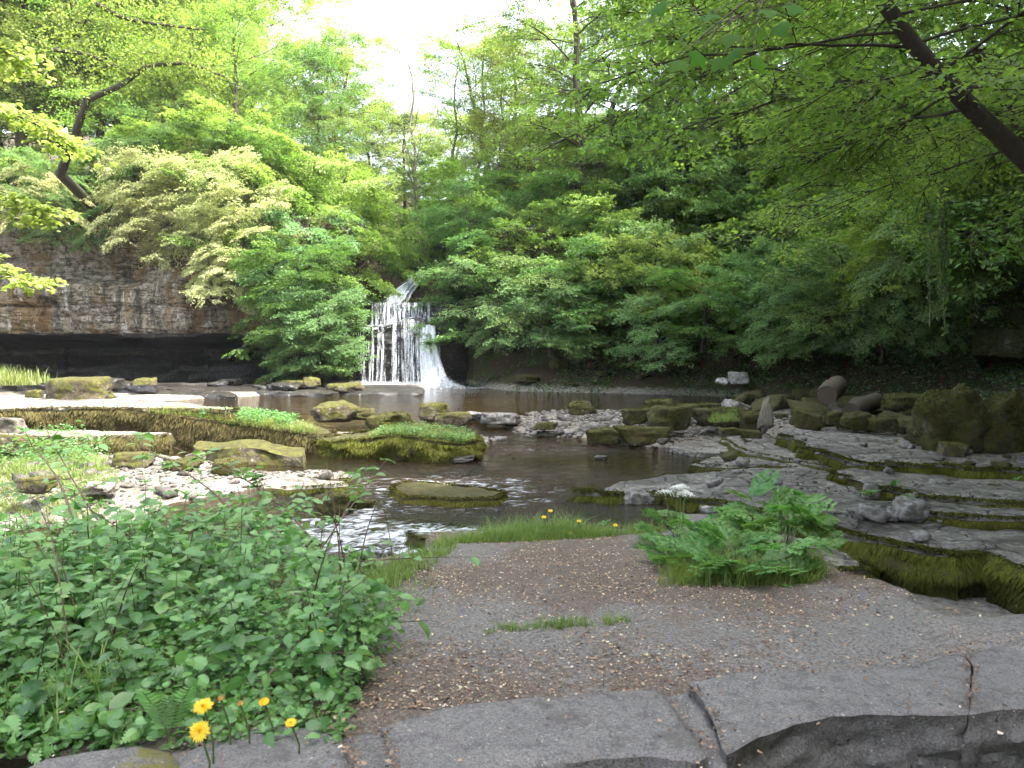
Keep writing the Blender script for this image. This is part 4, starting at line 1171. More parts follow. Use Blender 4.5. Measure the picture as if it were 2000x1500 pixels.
# boulders of the right bank
R('boulder', 101, 1878, 885, .22, 140, 128, M['mossy'], 'huge mossy boulder with a bare brown lower face', depth=.7, sub=4, rough=.13, cat='boulder', ry=-.35, planes=12)
R('boulder', 102, 1978, 885, .22, 140, 110, M['mossy'], 'huge mossy boulder at the right frame edge with a pale patch', depth=.7, sub=4, rough=.13, cat='boulder', ry=-.5, planes=12)
R('rock', 103, 1900, 822, .75, 34, 34, M['pale'], 'pale angular stone wedged between the two huge boulders', planes=14)
R('rock', 104, 1868, 890, .2, 50, 26, M['boulder'], 'brown stone at the foot between the huge boulders')
R('rock', 105, 1680, 838, .3, 60, 32, M['mossy'], 'mossy block right of the cut logs')
R('rock', 106, 1735, 842, .3, 56, 26, M['mossy'], 'low mossy block left of the huge boulders')
R('rock', 107, 1640, 828, .35, 46, 24, M['mossy'], 'small mossy block touching the cut logs')
R('rock', 108, 1780, 800, .6, 80, 30, M['mossy'], 'dark mossy rock under the shaded cliff')
R('rock', 109, 1810, 850, .4, 40, 22, M['boulder'], 'small brown stone on the step below the huge boulder')
rng = np.random.default_rng(77)
mossy_var = []
for s in range(6):
    W, F = boulder_geo(300 + s, (1, .8, .62), sub=3, rough=.09)
    mb = MB(); mb.add(W, F); mossy_var.append(mb.mesh('bank_rock', M['mossy']))
for i in range(120):
    px = rng.uniform(940, 1900); t = rng.uniform(0, 1)
    yb = np.interp(px, [940, 1250, 1500, 1700, 1900], [758, 768, 790, 815, 860]) + rng.uniform(-36, 12)
    z = .25 + rng.uniform(0, .2)
    p = P(px, yb, z)
    if p[1] > 33: continue
    z = float(land(p[0], p[1]))
    if z < .10: continue
    s = rng.uniform(.35, 1.25)
    link('bank_rock', mossy_var[i % 6], loc=(p[0], p[1], z + .1 * s), rot=(rng.normal(0, .25), rng.normal(0, .25), rng.uniform(0, 6.3)), scale=(s, s, s * rng.uniform(.45, .85)),
         label='moss covered rock tumbled at the foot of the wooded bank', cat='rock', group='mossy rocks along the foot of the bank')

rng = np.random.default_rng(66)
for i in range(16):
    px = rng.uniform(180, 690); p = P(px, rng.uniform(750, 764), .14); s_ = rng.uniform(.35, 1.0)
    W, F = boulder_geo(900 + i, (s_ * 1.5, s_, s_ * .42), sub=3, planes=8, box=.9)
    mb = MB(); mb.add(W, F)
    link('dark_block', mb.mesh('dark_block', M['wetrock_caveshade'] if i % 3 else M['boulder']), loc=(p[0], p[1], .14 + .12 * s_), rot=(0, rng.normal(0, .08), rng.uniform(-.5, .5)),
         label='flat fallen block lying along the dark foot of the cave', cat='rock', group='fallen blocks before the cave')
gv = []
for s_ in range(5):
    W, F = boulder_geo(400 + s_, (1, .75, .45), sub=3, planes=14, rough=.06)
    mb = MB(); mb.add(W, F); gv.append(mb.mesh('loose_stone', M['mossy'] if s_ == 2 else M['greystone']))
rng = np.random.default_rng(88)
for i in range(48):
    px = rng.uniform(1380, 2050); py = rng.uniform(0, 1); py = np.interp(px, [1380, 1600, 2050], [860, 850, 880]) + py ** 1.3 * np.interp(px, [1380, 1600, 2050], [90, 180, 220])
    z = float(np.interp(py, [850, 905, 930, 960, 1000], [.22, .22, .06, -.05, -.09])); p = P(px, py, z)
    s_ = rng.uniform(.08, .34) * (1 if rng.uniform() < .8 else 1.5)
    link('loose_stone', gv[i % 5], loc=(p[0], p[1], z + .14 * s_), rot=(rng.normal(0, .2), rng.normal(0, .2), rng.uniform(0, 6.3)), scale=s_,
         label='small loose stone scattered over the stepped shelves on the right', cat='stone', group='loose stones on the right shelves')
# cobbles
cob = []
for s in range(9):
    W, F = boulder_geo(500 + s, (1, .72, .42), sub=2, rough=.05, planes=6)
    mb = MB(); mb.add(W, F); cob.append(mb.mesh('cobble', M['cobble'] if s % 3 else M['greystone']))
def cobbles(n, region, smin, smax, label, group, seed):
    rng = np.random.default_rng(seed); k = 0
    while k < n:
        x, y = region(rng)
        z = float(flr(np.array(x), np.array(y)))
        if z < float(wl(np.array(x), np.array(y))) - .10: 
            if rng.uniform() < .85: continue
        s = smin + (smax - smin) * rng.uniform() ** 2.2
        link('cobble', cob[rng.integers(0, 9)], loc=(x, y, z + .10 * s), rot=(rng.normal(0, .2), rng.normal(0, .2), rng.uniform(0, 6.3)), scale=s, label=label, cat='cobble', group=group)
        k += 1
def reg_bar(r):
    return 2.4 + r.normal(0, 2.0), 21.4 + r.normal(0, 1.5)
cobbles(160, reg_bar, .14, .48, 'grey cobble lying on the bar between pool and riffle', 'cobbles of the middle bar', 1)
cobbles(130, lambda r: (r.uniform(-11, -3.2), 14.6 + r.normal(0, 1.3)), .12, .42, 'sunlit pale cobble on the gravel of the left bank', 'cobbles of the left gravel', 2)

def gravel(name, n, region, s0, s1, seed, mat, zf=None):
    rng = np.random.default_rng(seed)
    V0, F0 = ICO[1]
    x, y = region(rng, n)
    z = (zf or flr)(x, y)
    ok = z > wl(x, y) - .07 if zf is None else z > -9
    x, y, z = x[ok], y[ok], z[ok]; n = len(x)
    s = s0 + (s1 - s0) * rng.uniform(0, 1, n) ** 2.5
    mb = MB()
    V = V0[None] * (1 + .22 * rng.normal(0, 1, (n, len(V0), 1)))
    az = rng.uniform(0, 6.3, n); c, sn = np.cos(az), np.sin(az)
    V = V * np.array([.5, .36, .24])
    X = V[..., 0] * c[:, None] - V[..., 1] * sn[:, None]; Y = V[..., 0] * sn[:, None] + V[..., 1] * c[:, None]
    V = np.stack([X, Y, V[..., 2]], -1) * s[:, None, None] + np.stack([x, y, z + s * .08], -1)[:, None]
    mb.add(V.reshape(-1, 3), (np.arange(n)[:, None, None] * len(V0) + F0[None]).reshape(-1, 3), 0, np.repeat(rng.uniform(0, 1, n), len(V0)))
    return link(name, mb.mesh(name, mat, smooth=False), kind='stuff', label=None)
gmat = plain_mat('pebbles', (.045, .039, .030), .7, (.185, .168, .14), sc=12)
gravel('gravel', 5200, lambda r, n: (2.4 + r.normal(0, 2.6, n), 21.2 + r.normal(0, 1.8, n)), .05, .20, 3, gmat)
gravel('gravel', 4200, lambda r, n: (r.uniform(-12.5, -3, n), 14.6 + r.normal(0, 1.7, n)), .04, .17, 4, gmat)
gravel('gravel', 3500, lambda r, n: (r.uniform(4.5, 14, n), r.uniform(9, 22, n)), .04, .16, 5, gmat)
gravel('gravel', 2500, lambda r, n: (r.uniform(4.0, 12, n), r.uniform(8.5, 14.5, n)), .02, .09, 6, gmat, zf=lambda x, y: -.085 + 0 * x + np.where((vn(x * .8, y * 1.4, 0, 12) > .15) & (dist_poly(x, y, edgeA + backA) < -.25), 0, -20))

# cut logs, stump, branch
def log(name, a, b, r, label, cat='log'):
    a = np.array(a); b = np.array(b)
    rng = np.random.default_rng(int(a[0] * 1000) & 0xffff)
    root = link(name, None, loc=a, label=label, cat=cat)
    mb = MB(); t = np.linspace(0, 1, 9)
    pts = (b - a)[None] * t[:, None]; pts[:, 2] += .04 * np.sin(t * 5)
    tube(mb, pts, r * (1 + .08 * rng.normal(0, 1, 9)), 12)
    link('bark', mb.mesh('bark', M['bark']), parent=root)
    mb = MB()
    d = (a - b) / np.linalg.norm(a - b)
    x = np.cross(d, [0, 0, 1]); x /= np.linalg.norm(x); z = np.cross(x, d)
    an = np.arange(14) * 2 * math.pi / 14
    V = [d * .01] + [d * .008 + r * .96 * (math.cos(k) * x + math.sin(k) * z) for k in an]
    mb.add(V, [[0, 1 + i, 1 + (i + 1) % 14] for i in range(14)])
    link('cut_end', mb.mesh('cut_end', M['logend']), parent=root)
M['logend'] = plain_mat('sawn_wood', (.060, .045, .028), .9, (.035, .026, .016), sc=18)
c = P(1608, 805, .5)
log('cut_log', (c[0], c[1] - .2, .95), (c[0] + 1.1, c[1] + 1.8, 1.1), .24, 'upper sawn log with a pale round cut end on the right bank')
log('cut_log', (c[0] + .55, c[1] - .3, .55), (c[0] + 1.9, c[1] + 1.3, .7), .22, 'lower sawn log leaning under the other one')
c = P(1488, 838, .1)
W, F = boulder_geo(777, (.42, .34, .95), sub=4, planes=16, rough=.16, box=1.0)
W[:, :2] *= (1.15 - .75 * (W[:, 2:3] + .47) / .95)
W[:, 0] += .18 * (W[:, 2] + .47)
sm = MB(); sm.add(W, F)
link('tree_stump', sm.mesh('tree_stump', M['bark_grey']), loc=(c[0], c[1], .45), label='splintered grey brown tree stump on the mossy stones', cat='stump')
mb = MB()
a, b = P(262, 893, -.05), P(355, 898, -.05)
t = np.linspace(0, 1, 8)
pts = a + (b - a) * t[:, None]; pts[:, 2] += .05 * np.sin(t * 4)
tube(mb, pts, .06 * (1.1 - .5 * t), 7)
link('driftwood', mb.mesh('driftwood', M['bark_grey']), label='thin pale driftwood branch lying on the left gravel', cat='driftwood')

# ------------------------------------------------------------------ foreground path and kerb stones
PZ = 1.60
tongue = [(-.55, 6.2), (-.62, 5.3), (-.45, 4.7), (-.5, 4.2), (-1.1, 3.4), (-2.2, 2.4), (-3.6, 1.7), (-4.2, .4), (6.5, .4), (6.5, 2.95), (2.4, 2.75), (1.62, 2.78), (1.55, 3.3), (1.62, 4.2), (1.40, 4.9), (1.15, 5.2), (.5, 5.35), (.1, 5.3), (-.2, 5.15)]
tongue = [p for p in tongue if p != (-.55, 6.2)]
def path_top(x, y):
    z = PZ - .155 * np.maximum(y - 2.6, 0) + .02 * fbm(x * 1.5, y * 1.5, 0, 4, 90) + .006 * fbm(x * 9, y * 9, 0, 3, 91)
    z = z - .03 * sst(2.35, 2.55, y - .12 * x + .03 * vn(x * 3, y)) * sst(3.2, 2.4, y)
    z = z + .035 * np.exp(-((x - 1.1) / .5) ** 2 - ((y - 4.6) / .5) ** 2)
    return z
def path_z(x, y):
    d = dist_poly(x, y, tongue) + .10 * fbm(x * 2, y * 2, 0, 3, 95)
    leftish = sst(.2, -.4, x + .25 * (y - 3.5)) * sst(4.7, 3.7, y)
    wdt = .22 + 2.3 * leftish
    t = sst(0, 1, (d) / wdt)
    return path_top(x, y) - t * (2.3 - .4 * leftish)
path_tint = lambda X, Y: np.clip(.5 + .55 * fbm(X * 1.3 + 4, Y * 1.3, 0, 3, 97) + .35 * sst(-.0, -1.2, X) * sst(1, 3, Y) - .5 * sst(.6, 1.6, X) * sst(3, 2.2, Y) + .25 * np.exp(-((X - .5) / .7) ** 2 - ((Y - 3.15) / .35) ** 2), 0, 1)
KL = XY([(-400, 1490), (350, 1478), (740, 1440), (1300, 1395), (1700, 1350), (2400, 1300)], PZ)
link('path_ground', grid(-5.2, 6.6, .5, 7.2, .035, path_z, path_tint, mask=lambda X, Y: Y > np.interp(X, [p[0] for p in KL], [p[1] for p in KL])).mesh('path_ground', M['path']), kind='structure')

KZ = PZ + .035
KERB = link('kerb_wall', None, loc=(0, 1.8, 1.3), label='row of worn grey stones edging the path at the bottom of the photo', cat='stone kerb')
stones = [
    ([(30, 1510), (90, 1478), (180, 1462), (255, 1450), (325, 1462), (352, 1490), (340, 1560), (330, 1640), (-80, 1640), (-60, 1540)], .0, 'kerb_moss', 'stone capped with yellow-green moss'),
    ([(352, 1492), (372, 1462), (430, 1436), (520, 1418), (600, 1417), (665, 1432), (672, 1480), (690, 1560), (700, 1640), (345, 1640)], .0, 'kerb', None),
    ([(682, 1436), (738, 1418), (752, 1462), (764, 1512), (790, 1580), (780, 1640), (710, 1640), (695, 1540)], -.022, 'kerb_joint', 'narrow joint stone covered with litter and moss'),
    ([(743, 1414), (820, 1390), (900, 1372), (1050, 1358), (1200, 1350), (1290, 1346), (1320, 1390), (1356, 1438), (1386, 1478), (1362, 1490), (1270, 1480), (1180, 1484), (1080, 1500), (960, 1515), (880, 1530), (800, 1540), (770, 1500)], .004, 'kerb', None),
    ([(1298, 1344), (1340, 1338), (1372, 1372), (1400, 1420), (1414, 1480), (1412, 1560), (1395, 1560), (1390, 1480), (1358, 1436), (1326, 1390)], -.012, 'kerb_joint', 'slim wedge of stone with mossy spots'),
    ([(1343, 1336), (1450, 1318), (1580, 1312), (1700, 1306), (1800, 1292), (1880, 1276), (1900, 1300), (1895, 1350), (1888, 1392), (1800, 1396), (1700, 1394), (1620, 1402), (1540, 1418), (1470, 1440), (1420, 1474), (1404, 1420), (1375, 1372)], .012, 'kerb', None),
    ([(1884, 1275), (1980, 1256), (2100, 1238), (2250, 1230), (2300, 1330), (2150, 1372), (2040, 1380), (1960, 1384), (1893, 1393), (1899, 1350), (1903, 1300)], .006, 'kerb', None)]
for i, (pp, dz, mt, lab) in enumerate(stones):
    mb, O, nr, zt = slab_mesh(XY(pp, KZ), KZ + dz, .42, res=.0135, jit=.014, rough=.008, nlev=30, seed=200 + i, side=.032, bevel=.008, under=.0, arris=7, fine=.004)
    o = link('stone', mb.mesh('stone', M[mt], sharp=40), parent=KERB)
    o.matrix_parent_inverse = Matrix.Translation((0, -1.8, -1.3))
    if lab: o['label'] = lab
mb, O, nr, zt = slab_mesh(XY([(60, 1500), (300, 1474), (700, 1440), (1300, 1360), (1800, 1310), (2260, 1260), (2260, 1290), (1900, 1340), (1600, 1362), (1430, 1400), (1330, 1440), (1200, 1450), (900, 1480), (780, 1540), (700, 1620), (60, 1620)], PZ), PZ + .012, .35, res=.03, jit=.01, rough=.01, nlev=6, seed=240, side=.02, bevel=.01)
o = link('bedding', mb.mesh('bedding', M['kerb_joint']), parent=KERB, label='dirt and moss packed in the joints'); o.matrix_parent_inverse = Matrix.Translation((0, -1.8, -1.3))
# litter under/behind the stones falls onto the near ground
link('near_ground', grid(-4, 4, -1.0, 1.98, .06, lambda X, Y: 1.18 + .03 * fbm(X * 2, Y * 2, 0, 4, 99)).mesh('near_ground', M['soil']), kind='structure')

# leaf litter and bud scales
rng = np.random.default_rng(9)
def litter(name, n, xr, yr, dens, s0, s1, zf, seed, mat):
    rng = np.random.default_rng(seed)
    x = rng.uniform(*xr, n); y = yr[0] + (yr[1] - yr[0]) * rng.uniform(0, 1, n) ** 1.4
    keep = rng.uniform(0, 1, n) < dens(x, y)
    x, y = x[keep], y[keep]; n = len(x)
    z = zf(x, y) + .004
    mb = MB()
    tm = (np.array([[-.5, 0, 0], [.5, .1, .05], [.35, 1.3, .12], [-.35, 1.5, .0]]), np.array([[0, 1, 2], [0, 2, 3]]))
    az = rng.uniform(0, 6.3, n)
    d = np.stack([np.cos(az), np.sin(az), rng.normal(0, .2, n)], 1)
    scatter(mb, tm, np.stack([x, y, z], 1), d, np.tile([0, 0, 1.0], (n, 1)) + rng.normal(0, .35, (n, 3)), s0 + (s1 - s0) * rng.uniform(0, 1, n) ** 2, rng.uniform(0, 1, n))
    return link(name, mb.mesh(name, mat, smooth=False), kind='stuff')
lm = newmat('litter')
def litter_mat():
    m, nt, out = newmat('dry_litter')
    t = N(nt, 'ShaderNodeAttribute', attribute_name='tint').outputs['Fac']
    col = ramp(nt, t, [(0, (.045, .03, .02)), (.35, (.12, .07, .04)), (.6, (.20, .12, .07)), (.82, (.30, .21, .13)), (.95, (.45, .38, .28)), (1, (.30, .28, .08))])
    p = N(nt, 'ShaderNodeBsdfPrincipled', {'Base Color': col, 'Roughness': .8})
    nt.links.new(p.outputs[0], out.inputs[0]); return m
M['litter'] = litter_mat()
pden = lambda x, y: np.clip(.30 + 1.2 * (path_tint(x, y) - .35) + .5 * vn(x * 5, y * 5, 0, 2), .06, 1) * (dist_poly(x, y, tongue) < .05)
behind = lambda x, y: (y > 2.0 + .05 * x)
litter('leaf_litter', 120000, (-1.6, 3.6), (1.95, 5.2), pden, .0022, .0085, path_z, 3, M['litter'])
litter('leaf_litter', 6000, (-1.6, 2.2), (1.5, 2.6), lambda x, y: np.clip(.10 + .7 * (vn(x * 4, y * 4, 0, 5) > .3), 0, 1), .0018, .009, lambda x, y: KZ + .012 + 0 * x, 4, M['litter'])

jl = [[(676, 1432), (690, 1480), (700, 1530)], [(740, 1416), (758, 1465), (775, 1520)], [(1294, 1346), (1322, 1392), (1362, 1440), (1392, 1490)], [(1343, 1336), (1376, 1374), (1404, 1420), (1416, 1478)], [(1888, 1276), (1902, 1320), (1896, 1390)], [(350, 1490), (360, 1470), (430, 1436), (520, 1416), (600, 1415), (740, 1412), (820, 1388), (900, 1370), (1050, 1356), (1200, 1348), (1340, 1334), (1450, 1316), (1700, 1304), (1880, 1274), (2000, 1250)]]
rng = np.random.default_rng(17); pj = []
for li, l_ in enumerate(jl):
    q = resample(XY(l_, KZ), .004, closed=False)
    m_ = 1100 if li == 5 else 150
    pj.append(q[rng.integers(0, len(q), m_)] + rng.normal(0, .022 if li == 5 else .010, (m_, 2)))
pj = np.concatenate(pj); n = len(pj); az = rng.uniform(0, 6.3, n); mb = MB()
scatter(mb, (np.array([[-.5, 0, 0], [.5, .1, .05], [.35, 1.3, .12], [-.35, 1.5, .0]]), np.array([[0, 1, 2], [0, 2, 3]])), np.column_stack([pj, KZ + .012 + rng.uniform(-.006, .006, n)]), np.stack([np.cos(az), np.sin(az), rng.normal(0, .3, n)], 1),
        np.tile([0, 0, 1.0], (n, 1)) + rng.normal(0, .4, (n, 3)), rng.uniform(.0018, .0065, n), rng.uniform(0, .9, n) ** 1.6)
link('leaf_litter', mb.mesh('leaf_litter', M['litter'], smooth=False), kind='stuff')
# rocks set in the path tongue
for i, (px, py, w, h, z) in enumerate([(1160, 1072, 90, 14, 1.27), (1245, 1062, 80, 12, 1.25), (1215, 1108, 70, 10, 1.32), (1300, 1092, 60, 12, 1.28), (1240, 1175, 110, 16, 1.42), (1340, 1200, 120, 20, 1.47), (1060, 1090, 60, 8, 1.3)]):
    rock_px('path_stone', 700 + i, px, py, z - .02, w, h, M['kerb'], ['flat grey stone at the head of the path, left of two', 'flat grey stone at the head of the path, right of two',
            'small flat stone below the grassy fringe', 'flat stone left of the cow parsley stems', 'broken stone slab in the litter', 'larger slab edge beside the cow parsley leaves', 'tiny flat stone in the middle of the path'][i],
            depth=.6, sub=3, box=.9, sink=.35, cat='stone')
rock_px('corner_stone', 720, 1385, 1062, 1.12, 110, 44, M['kerb_moss'], 'orange mossy corner stone at the far end of the path', depth=.9, sub=4, box=.9, planes=5, cat='stone')

# ------------------------------------------------------------------ plants near the camera
def stem_leaf_plant(rng, h, leaf_len, nodes, tmpl, kind='opposite'):
    """returns stem polyline and leaf frames (pos, dir, normal, size)"""
    lean = rng.uniform(0, 6.3); la = rng.uniform(.02, .16)
    t = np.linspace(0, 1, 8)
    pts = np.column_stack([np.cos(lean) * la * h * t ** 1.7, np.sin(lean) * la * h * t ** 1.7, h * t])
    L = []
    for k in range(nodes):
        u = .22 + .78 * (k + .5) / nodes
        p = np.array([np.interp(u, t, pts[:, j]) for j in range(3)])
        az0 = (k % 2) * math.pi / 2 + rng.normal(0, .25)
        sz = leaf_len * (1.15 - .75 * u ** 2.5) * rng.uniform(.8, 1.15)
        for s in (0, math.pi):
            az = az0 + s
            el = .55 * u - .55 + rng.normal(0, .2)
            d = np.array([math.cos(az) * math.cos(el), math.sin(az) * math.cos(el), math.sin(el)])
            L.append((p + d * .018, d, np.array([math.cos(az) * .5 + rng.normal(0, .2), math.sin(az) * .5 + rng.normal(0, .2), 1.0]), sz))
    for k in range(3):
        az = k * 2.1 + rng.uniform(0, 1)
        L.append((pts[-1], np.array([math.cos(az) * .6, math.sin(az) * .6, .7]), np.array([0, 0, 1.0]), leaf_len * .38))
    return pts, L

mb = MB(); mb.add(SERR[0], SERR[1], 0, .5); NLEAF = [mb.mesh('nettle_leaf', M['nettle'], smooth=False)]
for tt in (.1, .9):
    mb = MB(); mb.add(SERR[0], SERR[1], 0, tt); NLEAF.append(mb.mesh('nettle_leaf', M['nettle'], smooth=False))
def basis_matrix(p, d, nrm, s):
    x, y, z = frames(d[None], nrm[None])
    m = Matrix.Identity(4)
    for i in range(3):
        m[i][0] = x[0][i] * s; m[i][1] = y[0][i] * s; m[i][2] = z[0][i] * s; m[i][3] = p[i]
    return m

# shared nettle builds for the mass
NET = []
for v in range(5):
    rng = np.random.default_rng(800 + v)
    pts, L = stem_leaf_plant(rng, rng.uniform(.75, 1.0), .10, 8, SERR)
    s = MB(); tube(s, pts, np.linspace(.0045, .002, 8), 5, tint=.2)
    f = MB()
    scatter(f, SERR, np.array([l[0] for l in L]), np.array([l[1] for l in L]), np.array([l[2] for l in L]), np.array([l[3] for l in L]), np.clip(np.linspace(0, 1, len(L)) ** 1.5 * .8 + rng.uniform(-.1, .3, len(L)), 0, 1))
    NET.append((s.mesh('stem', M['stem']), f.mesh('leaves', M['nettle'], smooth=False), pts, L))
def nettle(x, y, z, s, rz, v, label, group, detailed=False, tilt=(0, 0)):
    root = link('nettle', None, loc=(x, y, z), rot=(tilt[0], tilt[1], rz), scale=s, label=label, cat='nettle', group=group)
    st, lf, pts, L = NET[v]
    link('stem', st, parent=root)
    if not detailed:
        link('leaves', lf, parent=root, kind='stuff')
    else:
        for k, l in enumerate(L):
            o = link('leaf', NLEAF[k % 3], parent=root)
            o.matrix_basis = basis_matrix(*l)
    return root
rng = np.random.default_rng(21)
bush_top = ([0, 100, 250, 400, 480, 560, 620, 680, 740, 800, 850], [965, 965, 950, 950, 980, 1030, 1080, 1120, 1150, 1180, 1240])
k = 0; tries = 0
while k < 270 and tries < 7000:
    tries += 1
    x = rng.uniform(-3.9, -.25); y = rng.uniform(1.75, 4.8)
    px = 1000 + FPX * x / y
    if px < -260 or px > 810: continue
    top_py = np.interp(px, *bush_top)
    z = float(path_z(np.array(x), np.array(y)))
    gpy = 640 + FPX * (CAMZ - z) / y
    # tip height allowed by outline of the bush in view
    ztip = CAMZ - (top_py - 640) / FPX * y - .05
    # rounded front: low plants near the kerb
    ztip = min(ztip, 1.76 + .34 * (y - 1.7))
    h = ztip - z - rng.uniform(0, .10) - .12 * max(0, float(vn(np.array(x * 2.6), np.array(y * 2.6), 0, 71)) + .25)
    if h < .12: continue
    h = min(h, 1.25)
    if x > -.9 and y > 2.6 and rng.uniform() < .25: continue
    v = int(rng.integers(0, 5))
    s = max(.32, h / .9) if h < .5 else h / .9
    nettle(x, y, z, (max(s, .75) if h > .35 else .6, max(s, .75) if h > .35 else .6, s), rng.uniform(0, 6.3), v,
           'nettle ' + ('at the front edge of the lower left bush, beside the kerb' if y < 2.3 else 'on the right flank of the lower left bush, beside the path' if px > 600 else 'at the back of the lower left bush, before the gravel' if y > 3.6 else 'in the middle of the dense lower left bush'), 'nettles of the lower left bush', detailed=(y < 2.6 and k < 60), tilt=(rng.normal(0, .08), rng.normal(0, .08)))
    k += 1

# arching saplings with oval leaves over the nettles
def branch_leaves(rng, pts, nleaf, size, tmpl, t0=.2, up=1.0):
    t = np.sort(rng.uniform(t0, 1, nleaf))
    tt = np.linspace(0, 1, len(pts))
    p = np.stack([np.interp(t, tt, pts[:, j]) for j in range(3)], 1)
    g_ = np.gradient(pts, axis=0)
    d0 = np.stack([np.interp(t, tt, g_[:, j]) for j in range(3)], 1)
    d0 /= np.linalg.norm(d0, axis=1)[:, None]
    side = np.cross(d0, [0, 0, 1.0]); side /= np.linalg.norm(side, axis=1)[:, None] + 1e-9
    sg = np.where(np.arange(nleaf) % 2 == 0, 1, -1)[:, None]
    d = d0 * .45 + side * sg * .9 + rng.normal(0, .2, (nleaf, 3)); d[:, 2] -= .15
    nn = np.tile([0, 0, up], (nleaf, 1)) + rng.normal(0, .35, (nleaf, 3))
    return p, d, nn, size * rng.uniform(.65, 1.2, nleaf)
mb = MB(); mb.add(OVAL[0], OVAL[1], 0, .6); OLEAF = mb.mesh('leaf', M['sapleaf'] if 'sapleaf' in M else M['nettle'])
M['sapleaf'] = leaf_mat('leaf_sapling', (.075, .165, .05), (.16, .28, .09), trans=.4, rough=.35, spec=.5)
OLEAF.materials[0] = M['sapleaf']
sap = [  # start(px,py,dist), via, end
    ((330, 1330, 2.4), (200, 1150, 2.9), (-40, 985, 3.3)), ((560, 1280, 2.6), (420, 1120, 3.2), (150, 1010, 3.6)),
    ((520, 1300, 2.7), (480, 1020, 3.4), (240, 845, 3.9)), ((600, 1220, 3.2), (560, 1000, 3.8), (330, 875, 4.2)),
    ((460, 1250, 2.6), (500, 1080, 3.2), (590, 940, 3.6)), ((620, 1210, 3.2), (640, 1060, 3.6), (760, 890, 4.0)),
    ((100, 1450, 1.9), (150, 1330, 2.0), (250, 1240, 2.2)), ((30, 1480, 1.8), (80, 1400, 1.85), (260, 1370, 1.9)),
    ((200, 1480, 1.9), (120, 1300, 2.2), (-60, 1200, 2.3)), ((420, 1250, 2.6), (300, 1150, 2.7), (20, 1100, 2.8)),
    ((520, 1190, 3.0), (600, 1120, 3.2), (740, 1050, 3.5)), ((280, 1260, 2.5), (330, 1120, 2.9), (360, 985, 3.2)),
    ((60, 1300, 2.4), (60, 1130, 2.8), (130, 1000, 3.1)), ((640, 1230, 3.0), (690, 1130, 3.4), (740, 1090, 3.6)),
    ((430, 1420, 1.9), (560, 1290, 2.1), (610, 1220, 2.3)), ((700, 1330, 2.4), (760, 1220, 2.8), (830, 1180, 3.2)),
    ((150, 1250, 2.8), (120, 960, 3.6), (30, 850, 4.2)), ((300, 1200, 3.0), (170, 980, 3.8), (90, 830, 4.3)),
]
for i, (a, b, c) in enumerate(sap):
    rng = np.random.default_rng(900 + i)
    A, B, C_ = PD(*a), PD(*b), PD(*c)
    A = np.array([A[0], A[1], float(path_z(np.array(A[0]), np.array(A[1])))])
    t = np.linspace(0, 1, 14)[:, None]
    pts = (1 - t) ** 2 * A + 2 * t * (1 - t) * (2 * B - .5 * (A + C_)) + t ** 2 * C_
    pts += rng.normal(0, .006, pts.shape).cumsum(0) * .6
    root = link('sapling', None, loc=A, label=[
        'arching twig reaching to the far left edge over the nettles', 'long brown twig crossing the middle of the nettle bush', 'tall twig with oval leaves standing up before the mossy bank',
        'twig whose leaves reach up toward the tilted brown slab', 'upright leafy twig in the middle of the bush top', 'leafy twig pointing at the rapids from the bush',
        'short twig with pale oval leaves in the lower left', 'lowest twig with three rounded leaves beside the kerb', 'twig leaning out of the left frame edge low down', 'thin bare-looking twig along the left of the bush',
        'short leafy twig near the dark gap by the rapids', 'thin twig rising from the bush left of centre', 'small twig near the left edge of the bush top', 'leafy shoot above the small cascade',
        'curved stem behind the dandelions', 'shoot of leaves at the right end of the bush beside the path', 'outermost leaf spray against the far gravel at the left', 'leaf spray rising toward the pale slab at the left'][i], cat='sapling')
    mbw = MB(); tube(mbw, pts - A, np.linspace(.008, .0018, 14), 6, tint=rng.uniform(.2, 1)); 
    sub = []
    for q in range(7):
        u = rng.uniform(.3, .95); p0 = np.array([np.interp(u, t[:, 0], pts[:, j]) for j in range(3)])
        d = (C_ - A) / np.linalg.norm(C_ - A) * .6 + np.append(rng.normal(0, .7, 2), rng.uniform(-.1, .5))
        sp = p0 + d[None] * (np.linspace(0, 1, 6)[:, None] * rng.uniform(.12, .34)); sp[:, 2] -= .05 * np.linspace(0, 1, 6) ** 2
        tube(mbw, sp - A, np.linspace(.003, .001, 6), 4, tint=.5); sub.append(sp)
    link('branch', mbw.mesh('branch', M['twig']), parent=root)
    allp = [branch_leaves(rng, pts, 22, .062, OVAL)] + [branch_leaves(rng, s_, 9, .055, OVAL, .1) for s_ in sub]
    for (pp, dd, nn, ss) in allp:
        for q in range(len(pp)):
            o = link('leaf', OLEAF, parent=root); o.matrix_basis = basis_matrix(pp[q] - A, dd[q], nn[q], ss[q])

